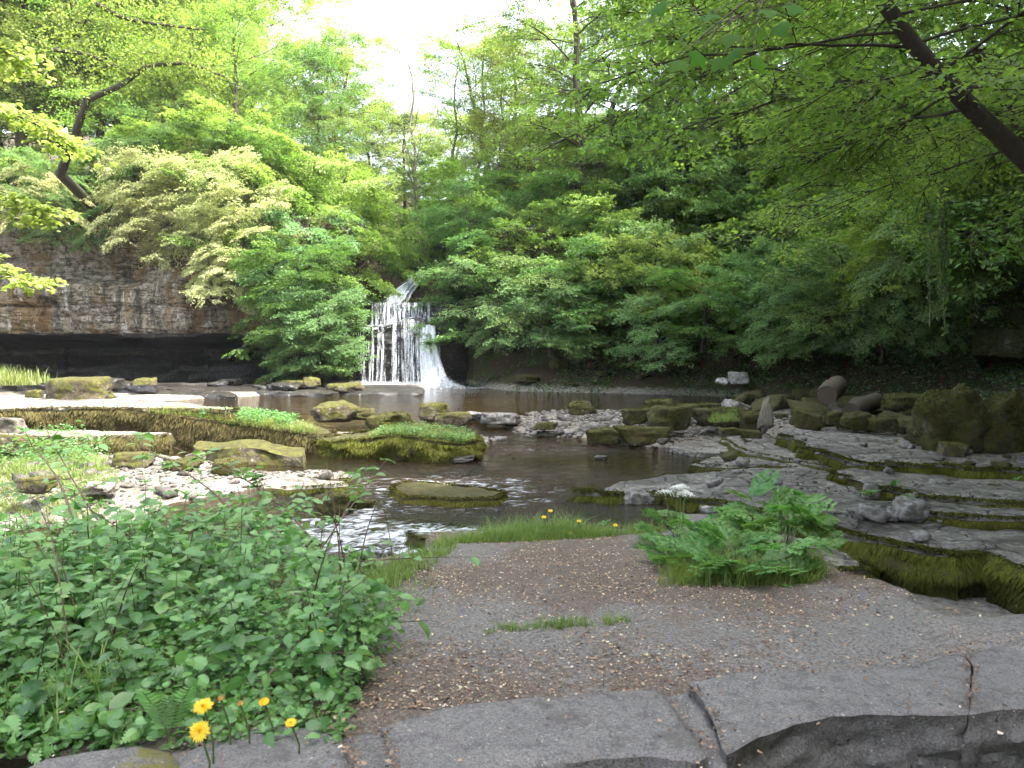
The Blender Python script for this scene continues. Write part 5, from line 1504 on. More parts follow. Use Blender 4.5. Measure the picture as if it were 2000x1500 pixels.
# low leafy groundcover at the bush foot (bittercress, small leaves)
rng = np.random.default_rng(33)
def ground_leaves(name, n, xr, yr, size, h, mat, tmpl, seed, cond=None, zf=path_z, hfun=None, label=None, cat=None, cap=None):
    rng = np.random.default_rng(seed)
    x = rng.uniform(*xr, n); y = rng.uniform(*yr, n)
    if cond is not None:
        k = cond(x, y); x, y = x[k], y[k]
    n = len(x)
    hh = rng.uniform(0, 1, n) ** .8 * (hfun(x, y) if hfun is not None else h)
    z = zf(x, y) + hh
    if cap is not None:
        zc = CAMZ - (np.interp(1000 + FPX * x / y, *cap) - 640) / FPX * y
        ok = z < zc
        x, y, z = x[ok], y[ok], z[ok]; n = len(x)
    az = rng.uniform(0, 6.3, n)
    d = np.stack([np.cos(az), np.sin(az), rng.normal(.1, .3, n)], 1)
    mb = MB()
    scatter(mb, tmpl, np.stack([x, y, z], 1), d, np.tile([0, -.55, 1.0], (n, 1)) + rng.normal(0, .5, (n, 3)), size * rng.uniform(.5, 1.3, n), rng.uniform(0, 1, n))
    return link(name, mb.mesh(name, mat, smooth=False), kind='stuff', label=label, cat=cat)
inb = lambda x, y: (vn(x * 3.2, y * 3.2, 0, 66) > -.6) & (1000 + FPX * x / y < np.interp(y, [1.6, 1.9, 2.3, 2.7, 3.2, 4, 5], [640, 690, 730, 830, 850, 800, 830]) + 25 * np.sin(y * 9))
ground_leaves('undergrowth', 20000, (-3.8, -.1), (1.72, 5.0), .028, .3, M['parsley'], LEAF6, 41, cond=inb, cap=bush_top, hfun=lambda x, y: np.clip(.16 + .28 * (y - 1.7), .1, .55) * (.6 + .4 * vn(x * 3, y * 3)))
ground_leaves('undergrowth', 8000, (-3.8, -.1), (1.72, 5.0), .05, .3, M['nettle'], SERR, 42, cond=inb, cap=bush_top, hfun=lambda x, y: np.clip(.12 + .36 * (y - 1.7), .1, .75) * (.7 + .3 * vn(x * 3, y * 3)))

ground_leaves('undergrowth', 9000, (-2.2, -.25), (1.72, 2.5), .022, .3, M['parsley'], LEAF6, 43, cond=lambda x, y: 1000 + FPX * x / y < np.interp(y, [1.6, 1.9, 2.3, 2.7], [650, 700, 745, 830]) + 20 * np.sin(y * 9), cap=bush_top, hfun=lambda x, y: np.clip(.06 + .28 * (y - 1.7), .05, .2) * (.8 + .4 * vn(x * 3, y * 3)))
rng = np.random.default_rng(47); n = 1500
gx_ = rng.uniform(-2.3, -.3, n); gy_ = rng.uniform(1.75, 3.4, n); k_ = inb(gx_, gy_); gx_, gy_ = gx_[k_], gy_[k_]
grass_patch('grass', np.column_stack([gx_, gy_, path_z(gx_, gy_)]), .20, .004, 47, M['grass'], lean=.8)
mb = MB()
for i in range(46):      # dead brown stems among the nettles
    x, y = rng.uniform(-2.6, -.5), rng.uniform(2.0, 4.0)
    if not inb(np.array(x), np.array(y)): continue
    z = float(path_z(np.array(x), np.array(y))); L_ = rng.uniform(.3, .62); d_ = rng.normal(0, .45, 2)
    t = np.linspace(0, 1, 7)
    tube(mb, np.column_stack([x + d_[0] * L_ * t ** 1.5, y + d_[1] * L_ * t ** 1.5, z + L_ * t * (1 - .15 * t)]), np.linspace(.0035, .0012, 7), 4, tint=rng.uniform(0, 1))
link('dead_stems', mb.mesh('dead_stems', M['twig']), kind='stuff')
# cow parsley: bipinnate fronds
def frond(rng, L=.30, pairs=6, mbx=None):
    V = []; pos = []; d = []; nn = []; sz = []
    mid = np.column_stack([0 * np.linspace(0, 1, 8), L * np.linspace(0, 1, 8), .10 * L * np.sin(np.linspace(0, 1, 8) * 3) - .18 * L * np.linspace(0, 1, 8) ** 2])
    for k in range(pairs):
        u = .28 + .72 * k / pairs
        p = np.array([0, L * u, .10 * L * math.sin(u * 3) - .18 * L * u * u])
        ln = L * .42 * (1 - (u - .28) / .8) + .012
        for s in (1, -1):
            dr = np.array([s * .85, .5, -.12 + rng.normal(0, .08)]); dr /= np.linalg.norm(dr)
            m = max(3, int(ln / .017))
            for q in range(m):
                v = (q + .7) / m
                pq = p + dr * ln * v
                for s2 in (1, -1):
                    dd = dr * .7 + s2 * np.array([-dr[1], dr[0], 0]) * .75
                    pos.append(pq); d.append(dd); nn.append([rng.normal(0, .3), rng.normal(0, .3), 1]); sz.append((.040 * (1 - .55 * v) + .006) * rng.uniform(.7, 1.2))
            pos.append(p + dr * ln); d.append(dr); nn.append([0, 0, 1]); sz.append(.016)
    scatter(mbx, LEAF6, np.array(pos), np.array(d), np.array(nn, float), np.array(sz) * 1.1, np.clip(rng.normal(.5, .25, len(pos)), 0, 1))
    tube(mbx, mid, np.linspace(.0025, .001, 8), 4, mat=1, tint=0)
FR = []
for v in range(4):
    mb = MB(); frond(np.random.default_rng(60 + v), L=.36, mbx=mb); FR.append(mb.mesh('frond', [M['parsley'], M['stem']], smooth=False))
def parsley(px, py, z0, n, s, label, seed, lean=0.0, height=.25):
    rng = np.random.default_rng(seed)
    b = P(px, py, z0)
    root = link('cow_parsley', None, loc=b, label=label, cat='cow parsley')
    for k in range(n):
        az = 2.4 * k + rng.normal(0, .3)
        hgt = height * rng.uniform(.3, 1.0)
        el = rng.uniform(.05, .75)
        ro = rng.uniform(.03, .16); base = np.array([ro * math.cos(az), ro * math.sin(az), hgt])
        st = MB(); tube(st, np.array([[0, 0, 0], base * .5 + [0, 0, .02], base]), [.003, .0025, .002], 4)
        link('stalk', st.mesh('stalk', M['stem']), parent=root)
        o = link('frond', FR[k % 4], parent=root, loc=base, rot=(el, rng.normal(0, .35), az - math.pi / 2), scale=s * rng.uniform(.75, 1.2))
    return root, b, rng
parsley(1375, 1150, 1.36, 22, .62, 'spreading cow parsley with drooping ferny leaves at the path side', 1, height=.16)
parsley(1450, 1165, 1.38, 26, .66, 'largest cow parsley clump right in the middle of the tuft', 2, height=.22)
parsley(1525, 1120, 1.30, 24, .62, 'tall cow parsley leaning over the gap towards the mossy shelf', 3, height=.40)
parsley(1490, 1090, 1.22, 20, .62, 'cow parsley behind the largest clump', 4, height=.38)
root, b, rng = parsley(1325, 1088, 1.26, 16, .5, 'flowering cow parsley with a white umbel on tall stems', 5, height=.20)
WFM = plain_mat('white_petals', (.75, .76, .70), .6, (.8, .8, .75), trans=.3)
for k in range(5):
    az = k * 1.3; r = .03 + .03 * (k % 3)
    top = np.array([math.cos(az) * r, math.sin(az) * r * .5, .36 + .03 * (k % 2)])
    st = MB(); tube(st, np.array([[0, 0, 0], top * .5, top]), [.004, .003, .002], 5); link('stalk', st.mesh('stalk', M['stem']), parent=root)
    u = MB(); n = 260
    rr = rng.normal(0, .022, (n, 2)); pz = top[2] + .03 - 6 * (rr ** 2).sum(1) + rng.normal(0, .003, n)
    scatter(u, LEAF4, np.column_stack([top[0] + rr[:, 0], top[1] + rr[:, 1], pz]), rng.normal(0, 1, (n, 3)) * [1, 1, .3], np.tile([0, 0, 1.0], (n, 1)) + rng.normal(0, .4, (n, 3)), .009, rng.uniform(0, 1, n))
    for q in range(7):
        a2 = q * .9; tube(u, np.array([top - [0, 0, .01], top + [.03 * math.cos(a2), .03 * math.sin(a2), .022]]), [.0012, .0008], 3, mat=1)
    link('umbel', u.mesh('umbel', [WFM, M['stem']], smooth=False), parent=root, kind='stuff')
# broad leaves at the foot of the tuft
rng = np.random.default_rng(71)
BL = MB(); BL.add(OVAL[0] * [.75, 1, 1.2], OVAL[1], 0, .5); BL = BL.mesh('leaf', M['parsley'])
b = P(1515, 1185, 1.43)
root = link('wild_garlic', None, loc=b, label='broad pointed leaves of wild garlic at the front of the tuft', cat='wild garlic')
for k in range(9):
    az = k * .8; o = link('leaf', BL, parent=root, rot=(rng.uniform(.2, .9), 0, az), scale=rng.uniform(.08, .15))
for j, (px, py, z) in enumerate([(1745, 950, .10), (1700, 968, .0), (1780, 975, .0), (1985, 940, .12), (1420, 740, .7), (1180, 1025, 1.2)]):
    b = P(px, py, z)
    root = link('wild_garlic', None, loc=b, label=['leafy garlic plant on the middle step', 'small garlic plant below the middle step', 'garlic plant on the short lowest step', 'garlic plant hanging at the right frame edge',
        'garlic tuft beside the white rock on the bank', 'small broad leaved plant in the grass at the head of the path'][j], cat='wild garlic')
    for k in range(7):
        link('leaf', BL, parent=root, rot=(rng.uniform(.1, 1.0), 0, k * .95), scale=rng.uniform(.10, .22) if j < 5 else .06)

# grass on the path end, tuft and far patches
def pts_in(poly, n, zf, seed, lift=0.0):
    rng = np.random.default_rng(seed)
    poly = np.array(poly); x0, y0 = poly.min(0); x1, y1 = poly.max(0)
    out = []
    while sum(len(o) for o in out) < n:
        x = rng.uniform(x0, x1, n); y = rng.uniform(y0, y1, n)
        k = dist_poly(x, y, poly) < 0
        k &= (vn(x * 6, y * 6, 0, seed) + rng.uniform(-.6, .9, n)) > -.1
        out.append(np.column_stack([x[k], y[k]]))
    xy = np.concatenate(out)[:n]
    return np.column_stack([xy, zf(xy[:, 0], xy[:, 1]) + lift])
zpath = lambda x, y: path_z(x, y) - .01
def patch_px(pp, z): return XY(pp, z)
grass_patch('grass', pts_in(patch_px([(840, 1090), (900, 1068), (960, 1045), (1100, 1030), (1290, 1040), (1300, 1060), (1180, 1062), (1040, 1078), (920, 1088)], 1.22), 9000, zpath, 51), .085, .0035, 51, M['grass'])
grass_patch('grass', pts_in(patch_px([(930, 1062), (1010, 1045), (1100, 1038), (1140, 1050), (1060, 1062), (960, 1072)], 1.22), 4000, zpath, 52), .15, .0040, 52, M['grass'], lean=.8)
grass_patch('grass', pts_in(patch_px([(1300, 1200), (1330, 1120), (1420, 1090), (1560, 1080), (1600, 1130), (1595, 1190), (1450, 1205)], 1.38), 9000, zpath, 53), .12, .0035, 53, M['grass'])
grass_patch('grass', pts_in(patch_px([(940, 1255), (1040, 1245), (1160, 1230), (1240, 1222), (1230, 1212), (1100, 1220), (980, 1235)], 1.55), 1400, zpath, 54), .045, .003, 54, M['grass'])
grass_patch('grass', pts_in(patch_px([(1230, 1110), (1330, 1100), (1340, 1070), (1250, 1075)], 1.28), 1500, zpath, 55), .05, .003, 55, M['grass'])
grass_patch('grass', pts_in(patch_px([(700, 1230), (800, 1130), (850, 1080), (900, 1070), (830, 1170), (760, 1260)], 1.3), 2500, zpath, 56), .09, .0035, 56, M['grass'])
# island, bank, gravel grass
isl = [(-3.3, 17.0), (-2.4, 16.7), (-1.7, 16.5), (-1.1, 16.5), (-.85, 16.9), (-.8, 17.5), (-1.2, 18.0), (-2.2, 18.2), (-3.1, 17.9)]
gz = lambda x, y: .02 + .22 * np.exp(-((x + 2.3) / 1.3) ** 2)
grass_patch('grass', pts_in(isl, 8000, gz, 57), .17, .009, 57, M['grass_dry'], lean=.9)
BK = [(-8.8, 18.5), (-7.6, 18.35), (-6.6, 18.1), (-5.6, 17.8), (-4.6, 17.6), (-4.8, 18.4), (-6, 19.2), (-8.4, 19.4)]
grass_patch('grass', pts_in(BK, 11000, lambda x, y: .53 - .10 * (x + 8.6), 58), .24, .010, 58, M['grass_dry'], lean=1.0)
grass_patch('grass', pts_in(XY([(-100, 960), (60, 965), (200, 960), (230, 935), (210, 900), (100, 880), (-100, 880)], -.15), 16000, lambda x, y: flr(x, y), 59), .22, .011, 59, M['grass_dry'], lean=.7)
grass_patch('grass', pts_in(XY([(1385, 830), (1440, 826), (1440, 812), (1395, 812)], .35), 900, lambda x, y: .38 + 0 * x, 60), .18, .012, 60, M['grass'])
grass_patch('grass', pts_in(XY([(-60, 752), (60, 750), (110, 744), (60, 735), (-60, 728)], .5), 3500, lambda x, y: .45 + 0 * x, 61), .5, .03, 61, M['grass_dry'])
for i, (n, seed, reg, zf, sz, mt, hh) in enumerate([
        (4500, 81, isl, gz, .05, 'nettle', .16), (5000, 82, [(-7.6, 18.3), (-6.6, 18.1), (-4.6, 17.6), (-4.8, 18.6), (-6.4, 19.4)], lambda x, y: .53 - .10 * (x + 8.6), .06, 'nettle', .3),
        (5000, 83, XY([(0, 905), (180, 905), (230, 860), (120, 840), (0, 850)], .0), lambda x, y: flr(x, y), .06, 'nettle', .45)]):
    rng = np.random.default_rng(seed)
    p = pts_in(reg, n, zf, seed); p[:, 2] += rng.uniform(0, hh, n) * (vn(p[:, 0] * 2.5, p[:, 1] * 2.5, 0, seed) > -.1)
    az = rng.uniform(0, 6.3, n); mb = MB()
    scatter(mb, LEAF6, p, np.stack([np.cos(az), np.sin(az), rng.normal(0, .3, n)], 1), np.tile([0, 0, 1.0], (n, 1)) + rng.normal(0, .5, (n, 3)), sz * rng.uniform(.5, 1.2, n), rng.uniform(0, 1, n))
    link('bankside_weeds', mb.mesh('bankside_weeds', M[mt], smooth=False), kind='stuff')

# dandelions
YEL = plain_mat('dandelion_yellow', (.80, .52, .01), .6, (.85, .62, .03), sc=60, trans=.25)
ORG = plain_mat('dandelion_bud', (.55, .25, .03), .6, (.20, .16, .05), sc=60)
def dandelion(px, py, d, r, label, closed=False, stemlen=None, face=(0, -.4, 1)):
    rng = np.random.default_rng(int(px * 7 + py))
    c = PD(px, py, d)
    gz_ = float(path_z(np.array(c[0]), np.array(c[1])))
    if d < 2.2: gz_ = KZ - .03
    root = link('dandelion', None, loc=(c[0], c[1], gz_), label=label, cat='dandelion')
    h = c[2] - gz_
    top = np.array([0, 0, h])
    s = MB(); tube(s, np.array([[.01, .02, 0], [.015, .01, h * .5], [0, 0, h]]), [.0028, .0024, .0022], 6); link('stem', s.mesh('stem', M['stem']), parent=root)
    f = MB(); fn = np.array(face, float); fn /= np.linalg.norm(fn)
    x = np.cross(fn, [0, 1, 0.3]); x /= np.linalg.norm(x); y = np.cross(fn, x)
    rings_ = [(r, 34, .12), (r * .85, 30, .3), (r * .66, 24, .55), (r * .42, 16, .9), (r * .35, 22, 2.2), (r * .3, 14, 5)]
    P_, D_, N_, S_ = [], [], [], []
    for rr, n, el in rings_:
        if closed: el = 1.2; rr = r * 1.0
        for k in range(n):
            a = (k + rng.uniform(-.3, .3)) / n * 6.283
            dr = x * math.cos(a) + y * math.sin(a) + fn * el
            dr /= np.linalg.norm(dr)
            P_.append(top); D_.append(dr); N_.append(fn + rng.normal(0, .1, 3)); S_.append(rr * rng.uniform(.85, 1.1))
    TV = BLADE[0].copy(); TV[:, 0] *= .13; TV[4:, 0] = [-.06, .06, .0]
    scatter(f, (TV, BLADE[1]), np.array(P_), np.array(D_), np.array(N_), np.array(S_), rng.uniform(0, 1, len(P_)))
    link('flower_head', f.mesh('flower_head', ORG if closed == 2 else YEL, smooth=False), parent=root)
    cx_ = MB(); W, F = ICO[2]; cx_.add(W * [.0055, .0055, .007] * (r / .02) + top - fn * .009, F, 0, 0); link('calyx', cx_.mesh('calyx', M['stem']), parent=root)
    return root
dandelion(397, 1380, 1.62, .023, 'yellow dandelion in full bloom, upper of the big pair by the kerb')
dandelion(390, 1428, 1.56, .023, 'yellow dandelion in full bloom, lower of the big pair by the kerb', face=(.2, -.8, .8))
dandelion(623, 1243, 2.0, .017, 'half open dandelion standing alone above the small leaves', closed=1)
dandelion(517, 1378, 1.72, .018, 'half open dandelion right of the big pair', closed=1)
dandelion(432, 1368, 1.70, .010, 'closed orange dandelion bud beside the big pair', closed=2)
dandelion(470, 1378, 1.70, .010, 'closed orange dandelion bud between the blooms', closed=2)
dandelion(568, 1412, 1.66, .014, 'small dandelion at the kerb edge right of the big pair')
for j, (px, py) in enumerate([(1075, 998), (1062, 1010), (1131, 1018), (1202, 1026), (1115, 1042)]):
    dandelion(px, py, 4.9, .018, ['tallest far dandelion in the grass at the path head', 'far dandelion just below and left of the tallest one', 'far dandelion right of the tallest pair',
        'rightmost far dandelion in the grass', 'lowest far dandelion in the short grass'][j])
# curled fern by the kerb
rng = np.random.default_rng(5)
fern_root = link('fern', None, loc=PD(330, 1440, 1.72), label='small fern unrolling beside the mossy kerb stone', cat='fern')
for k in range(5):
    mb = MB(); az = -1.2 + k * .7; Lf = rng.uniform(.11, .17)
    t = np.linspace(0, 1, 14)
    mid = np.column_stack([math.sin(az) * .35 * Lf * t, -.1 * Lf * t, Lf * t * (1 - .25 * t)])
    tube(mb, mid, np.linspace(.0015, .0007, 14), 4, mat=1)
    pos, d, nn, sz = [], [], [], []
    for q in range(3, 14):
        for s in (1, -1):
            pos.append(mid[q]); d.append([s * .9, -.1, .35]); nn.append([0, -1, .4]); sz.append(.030 * math.sin(math.pi * (q + 1) / 16) + .004)
    scatter(mb, (LEAF6[0] * [.42, 1, 1], LEAF6[1]), np.array(pos), np.array(d, float), np.array(nn, float), np.array(sz), rng.uniform(.5, 1, len(pos)))
    link('frond', mb.mesh('frond', [M['parsley'], M['stem']], smooth=False), parent=fern_root)

# ------------------------------------------------------------------ trees and shrubs
def polyline(rng, p0, d, L, n, curve, wob):
    """curved branch; curve: vector added progressively"""
    d = d / np.linalg.norm(d)
    t = np.linspace(0, 1, n)[:, None]
    pts = p0 + d * L * t + np.asarray(curve) * L * t ** 2
    w = rng.normal(0, wob * L, (n, 3)).cumsum(0) * .35
    w -= w[0]
    return pts + w

def grow(seed, trunk, r0, nlimb, limb_len, up, nsub, ntwig, nleaf, twig_len, leaf, tmpl, t0=.25, flat=.8, sag=.15, shape=None, bias=None, spread=.45, limb_r=.3):
    """trunk: polyline. returns (wood mesh builder, leaf mesh builder)"""
    rng = np.random.default_rng(seed)
    wood, lv = MB(), MB()
    trunk = np.asarray(trunk, float)
    nt_ = len(trunk)
    tt = np.linspace(0, 1, nt_)
    tube(wood, trunk, r0 * (1 - .85 * tt) ** .8, 9)
    twp, twd = [], []
    for i in range(nlimb):
        u = t0 + (1 - t0) * ((i + rng.uniform(0, 1)) / nlimb)
        p0 = np.array([np.interp(u, tt, trunk[:, j]) for j in range(3)])
        az = i * 2.4 + rng.normal(0, .4)
        ll = limb_len * (shape(u) if shape else 1.0) * rng.uniform(.7, 1.2)
        d = np.array([math.cos(az), math.sin(az), up + .5 * (u - .5) + rng.normal(0, .15)])
        if bias is not None: d = d + np.asarray(bias)
        limb = polyline(rng, p0, d, ll, 8, (0, 0, -sag), .03)
        lr = max(.012, r0 * limb_r * (1 - .7 * u))
        tube(wood, limb, np.linspace(lr, lr * .25, 8), 6)
        lt = np.linspace(0, 1, 8)
        ld = limb[-1] - limb[0]; ld /= np.linalg.norm(ld)
        for k in range(nsub):
            v = .2 + .8 * (k + rng.uniform(0, 1)) / nsub
            q0 = np.array([np.interp(v, lt, limb[:, j]) for j in range(3)])
            side = np.cross(ld, [0, 0, 1.0]); side /= np.linalg.norm(side) + 1e-9
            sd = ld * rng.uniform(.3, 1) + side * (1 if k % 2 else -1) * rng.uniform(.4, 1.2) + np.array([0, 0, rng.normal(.12, .25 * (1.3 - flat))])
            sl = ll * .42 * (1.15 - .6 * v) * rng.uniform(.7, 1.3)
            sub = polyline(rng, q0, sd, sl, 5, (0, 0, -sag), .03)
            tube(wood, sub, np.linspace(lr * .35, .006, 5), 4)
            st = np.linspace(0, 1, 5)
            w = rng.uniform(.15, 1.0, ntwig)
            tp = np.stack([np.interp(w, st, sub[:, j]) for j in range(3)], 1)
            sdn = sd / np.linalg.norm(sd)
            s2 = np.cross(sdn, [0, 0, 1.0]); s2 /= np.linalg.norm(s2) + 1e-9
            td = sdn[None] * rng.uniform(.3, 1, (ntwig, 1)) + s2[None] * rng.uniform(-1, 1, (ntwig, 1)) + np.column_stack([rng.normal(0, .15, (ntwig, 2)), rng.normal(.02, .35 * (1.25 - flat), ntwig)])
            twp.append(tp); twd.append(td)
    twp = np.concatenate(twp); twd = np.concatenate(twd); twd /= np.linalg.norm(twd, axis=1)[:, None]
    T = len(twp); tl = twig_len * rng.uniform(.5, 1.25, T)
    # twigs as thin three-sided spikes
    e = twp + twd * tl[:, None] + np.array([0, 0, -sag]) * tl[:, None]
    s = np.cross(twd, [0, 0, 1.0]); s /= np.linalg.norm(s, axis=1)[:, None] + 1e-9
    r = .008 * limb_len / 4
    V = np.stack([twp + s * r, twp - s * r, twp + np.array([0, 0, r * 1.6]), e], 1)
    F = np.array([[0, 1, 3], [1, 2, 3], [2, 0, 3]])
    wood.add(V.reshape(-1, 3), (np.arange(T)[:, None, None] * 4 + F[None]).reshape(-1, 3))
    # leaves
    n = T * nleaf
    ti = np.repeat(np.arange(T), nleaf)
    u = rng.uniform(.05, 1.08, n)
    sg = rng.choice([-1, 1], n)
    wid = spread * tl[ti] * rng.uniform(0, 1, n) ** .8 * (1.1 - .6 * u)
    pos = twp[ti] + twd[ti] * (u * tl[ti])[:, None] + s[ti] * (sg * wid)[:, None]
    pos[:, 2] += -sag * tl[ti] * u ** 2 - .25 * wid + rng.normal(0, .045 * twig_len * (1.6 - flat), n)
    d = twd[ti] * .55 + s[ti] * (sg * rng.uniform(.3, 1.1, n))[:, None] + rng.normal(0, .28, (n, 3)); d[:, 2] -= .22
    nr = np.tile([0, 0, 1.0], (n, 1)) + rng.normal(0, .42 + .25 * (1 - flat), (n, 3))
    tw_t = rng.uniform(0, 1, T)
    tint = np.clip(.55 * tw_t[ti] + .45 * rng.uniform(0, 1, n), 0, 1)
    scatter(lv, tmpl, pos, d, nr, leaf * rng.uniform(.6, 1.25, n), tint)
    return wood, lv

def trunk_line(seed, h, lean=.1, wob=.02, n=10):
    rng = np.random.default_rng(seed + 5)
    az = rng.uniform(0, 6.28)
    return polyline(rng, np.zeros(3), np.array([math.cos(az) * lean, math.sin(az) * lean, 1]), h, n, (math.cos(az) * .04, math.sin(az) * .04, 0), wob)
dome = lambda u: .55 + .75 * math.sin(math.pi * min(1, max(0, (u - .1)) * 1.02)) if u < .95 else .35
VAR = {}
def variant(key, **kw):
    w, l = grow(**kw); VAR[key] = (w, l)
def meshes(key, lm_, wm):
    if key not in MC:
        w, l = VAR[key]
        MC[key] = (w.mesh('trunk', M[wm]), l.mesh('crown', M[lm_], smooth=False))
    return MC[key]
def own_mat(o, m):
    o.material_slots[0].link = 'OBJECT'; o.material_slots[0].material = m
MC = {}
variant('tall1', seed=1, trunk=trunk_line(1, 15), r0=.26, nlimb=26, limb_len=4.2, up=.45, nsub=9, ntwig=6, nleaf=34, twig_len=.95, leaf=.130, tmpl=LEAF4, t0=.22, flat=.25, shape=dome)
variant('tall2', seed=2, trunk=trunk_line(2, 14, .2), r0=.22, nlimb=24, limb_len=4.6, up=.35, nsub=9, ntwig=6, nleaf=34, twig_len=1.0, leaf=.135, tmpl=LEAF4, t0=.25, flat=.25, shape=dome)
variant('tall3', seed=3, trunk=trunk_line(3, 16, .15), r0=.25, nlimb=22, limb_len=3.9, up=.7, nsub=8, ntwig=6, nleaf=34, twig_len=1.0, leaf=.125, tmpl=LEAF4, t0=.3, flat=.25, shape=dome)
variant('thin', seed=4, trunk=trunk_line(4, 14, .12, .035), r0=.16, nlimb=18, limb_len=3.2, up=1.1, nsub=7, ntwig=4, nleaf=7, twig_len=.8, leaf=.14, tmpl=LEAF4, t0=.3, sag=.0, flat=.4)
variant('shrub1', seed=5, trunk=trunk_line(5, 3.4, .3, .04), r0=.09, nlimb=16, limb_len=2.3, up=.30, nsub=8, ntwig=6, nleaf=30, twig_len=.55, leaf=.098, tmpl=LEAF4, t0=.12, flat=.65, sag=.2)
variant('shrub2', seed=6, trunk=trunk_line(6, 4.2, .35, .04), r0=.10, nlimb=18, limb_len=2.5, up=.22, nsub=8, ntwig=6, nleaf=30, twig_len=.6, leaf=.10, tmpl=LEAF4, t0=.10, flat=.75, sag=.25)
variant('shrub3', seed=7, trunk=trunk_line(7, 3.0, .5, .04), r0=.08, nlimb=15, limb_len=2.6, up=.15, nsub=9, ntwig=6, nleaf=28, twig_len=.6, leaf=.095, tmpl=LEAF4, t0=.15, flat=.85, sag=.28)
variant('near1', seed=8, trunk=trunk_line(8, 9, .12), r0=.20, nlimb=22, limb_len=3.6, up=.25, nsub=10, ntwig=8, nleaf=22, twig_len=.6, leaf=.082, tmpl=LEAF6, t0=.25, flat=1.0, sag=.2, shape=dome)

def plant(key, x, y, z, s, rz, lm_, wm, name, label, cat, group, sz=None, tilt=(0, 0)):
    root = link(name, None, loc=(x, y, z), rot=(tilt[0], tilt[1], rz), scale=(s, s, sz or s), label=label, cat=cat, group=group)
    w, l = meshes(key, lm_, wm)
    own_mat(link('trunk', w, parent=root), M[wm])
    own_mat(link('crown', l, parent=root, kind='stuff'), M[lm_])
    return root
TONE = {'leaf_cool': 'cool green', 'leaf_mid': 'mid green', 'leaf_bright': 'bright green', 'leaf_yellow': 'yellow-green', 'leaf_dark': 'dark green', 'leaf_pale': 'pale yellowish'}
def where(x, y, z):
    px = 1000 + FPX * x / y; py = 640 - (z - CAMZ) / y * FPX
    side = next(t for a, t in ((120, 'at the far left'), (300, 'above the squared boulder'), (520, 'above the long cave'), (700, 'left of the fall'), (860, 'above the fall'), (1000, 'right of the fall'), (1150, 'behind the cobble bar'),
        (1300, 'beyond the cushion-like boulder'), (1450, 'above the white bank rocks'), (1600, 'left of the cut logs'), (1750, 'above the cut logs'), (1880, 'above the huge boulders'), (9e9, 'at the far right')) if px < a)
    hgt = 'low down' if py > 600 else 'halfway up' if py > 430 else 'high up'
    return hgt + ' ' + side
def lz(x, y): return float(land(np.array(x), np.array(y)))

rng = np.random.default_rng(123)
TR = lambda a, b: rng.uniform(a, b)
# left plateau
for i in range(17):
    x = -29 + 1.25 * i + TR(-.6, .6); y = 40 + (i % 3) * 3.2 + TR(-.8, .8)
    if x > -10.5: continue
    s = TR(.95, 1.2) if x < -17.5 else TR(.62, .75)
    plant(['tall1', 'tall2', 'tall3'][i % 3], x, y, max(8.6, lz(x, y)) - .2, s, TR(0, 6.3), ['leaf_bright', 'leaf_mid', 'leaf_bright', 'leaf_yellow'][i % 4], ['bark', 'bark_grey', 'bark_dark'][i % 3], 'tree',
          'tall tree with ' + TONE[['leaf_bright', 'leaf_mid', 'leaf_bright', 'leaf_yellow'][i % 4]] + ' crown on the left cliff ' + where(x, y, lz(x, y) + 6), 'tree', 'trees above the left cliff')
for i in range(14):
    x = -44 + 1.9 * i + TR(-1, 1); y = TR(52, 62)
    plant(['tall3', 'tall1', 'tall2'][i % 3], x, y, lz(x, y) - .2, TR(1.1, 1.35) * (1 if x < -19 else .82), TR(0, 6.3), ['leaf_mid', 'leaf_yellow'][i % 2], 'bark', 'tree',
          'distant tree in the wood behind the left cliff', 'tree', 'trees of the left wood')
# valley behind the falls
for i, (px, d, top, key, lmn) in enumerate([(560, 50, 45, 'tall3', 'leaf_yellow'), (620, 46, 55, 'tall1', 'leaf_yellow'), (665, 52, 130, 'tall2', 'leaf_yellow'), (735, 54, 100, 'tall2', 'leaf_dark'), (790, 56, 180, 'tall2', 'leaf_yellow'),
        (835, 66, 205, 'tall3', 'leaf_yellow'), (880, 56, 195, 'tall1', 'leaf_bright'), (925, 50, 165, 'tall2', 'leaf_yellow'), (965, 47, 80, 'tall3', 'leaf_bright'), (1010, 44, 40, 'tall1', 'leaf_yellow'),
        (1060, 48, -30, 'tall2', 'leaf_bright'), (700, 45, 300, 'tall1', 'leaf_bright'), (760, 46, 330, 'tall2', 'leaf_yellow'), (850, 45, 320, 'tall3', 'leaf_mid'), (930, 43, 290, 'tall1', 'leaf_bright')]):
    x = (px - 1000) / FPX * d; z = lz(x, d) - .2
    ztop = CAMZ + (640 - top) / FPX * d
    s = (ztop - z) / 18.2
    plant(key, x, d, z, s * (1.05 if s > .6 else 1.35), TR(0, 6.3), lmn, 'bark', 'tree', ['pale green tree at the left edge of the sky gap', 'yellow-green tree just left of the sky gap', 'pale bushy tree below the left of the sky gap',
        'round dark green tree standing in the sky gap', 'low yellowish tree in the valley behind the fall', 'farthest pale tree closing the valley', 'tree at the bottom of the sky gap', 'pale tree behind the thin bare trees',
        'tree at the right edge of the sky gap', 'tall sunlit tree right of the sky gap', 'tallest sunlit tree on the right rim', 'small tree above the left end of the fall', 'small yellowish tree straight above the fall',
        'leafy tree above the upper cascade', 'tree right above the dark rocks by the fall'][i], 'tree', None, sz=s)
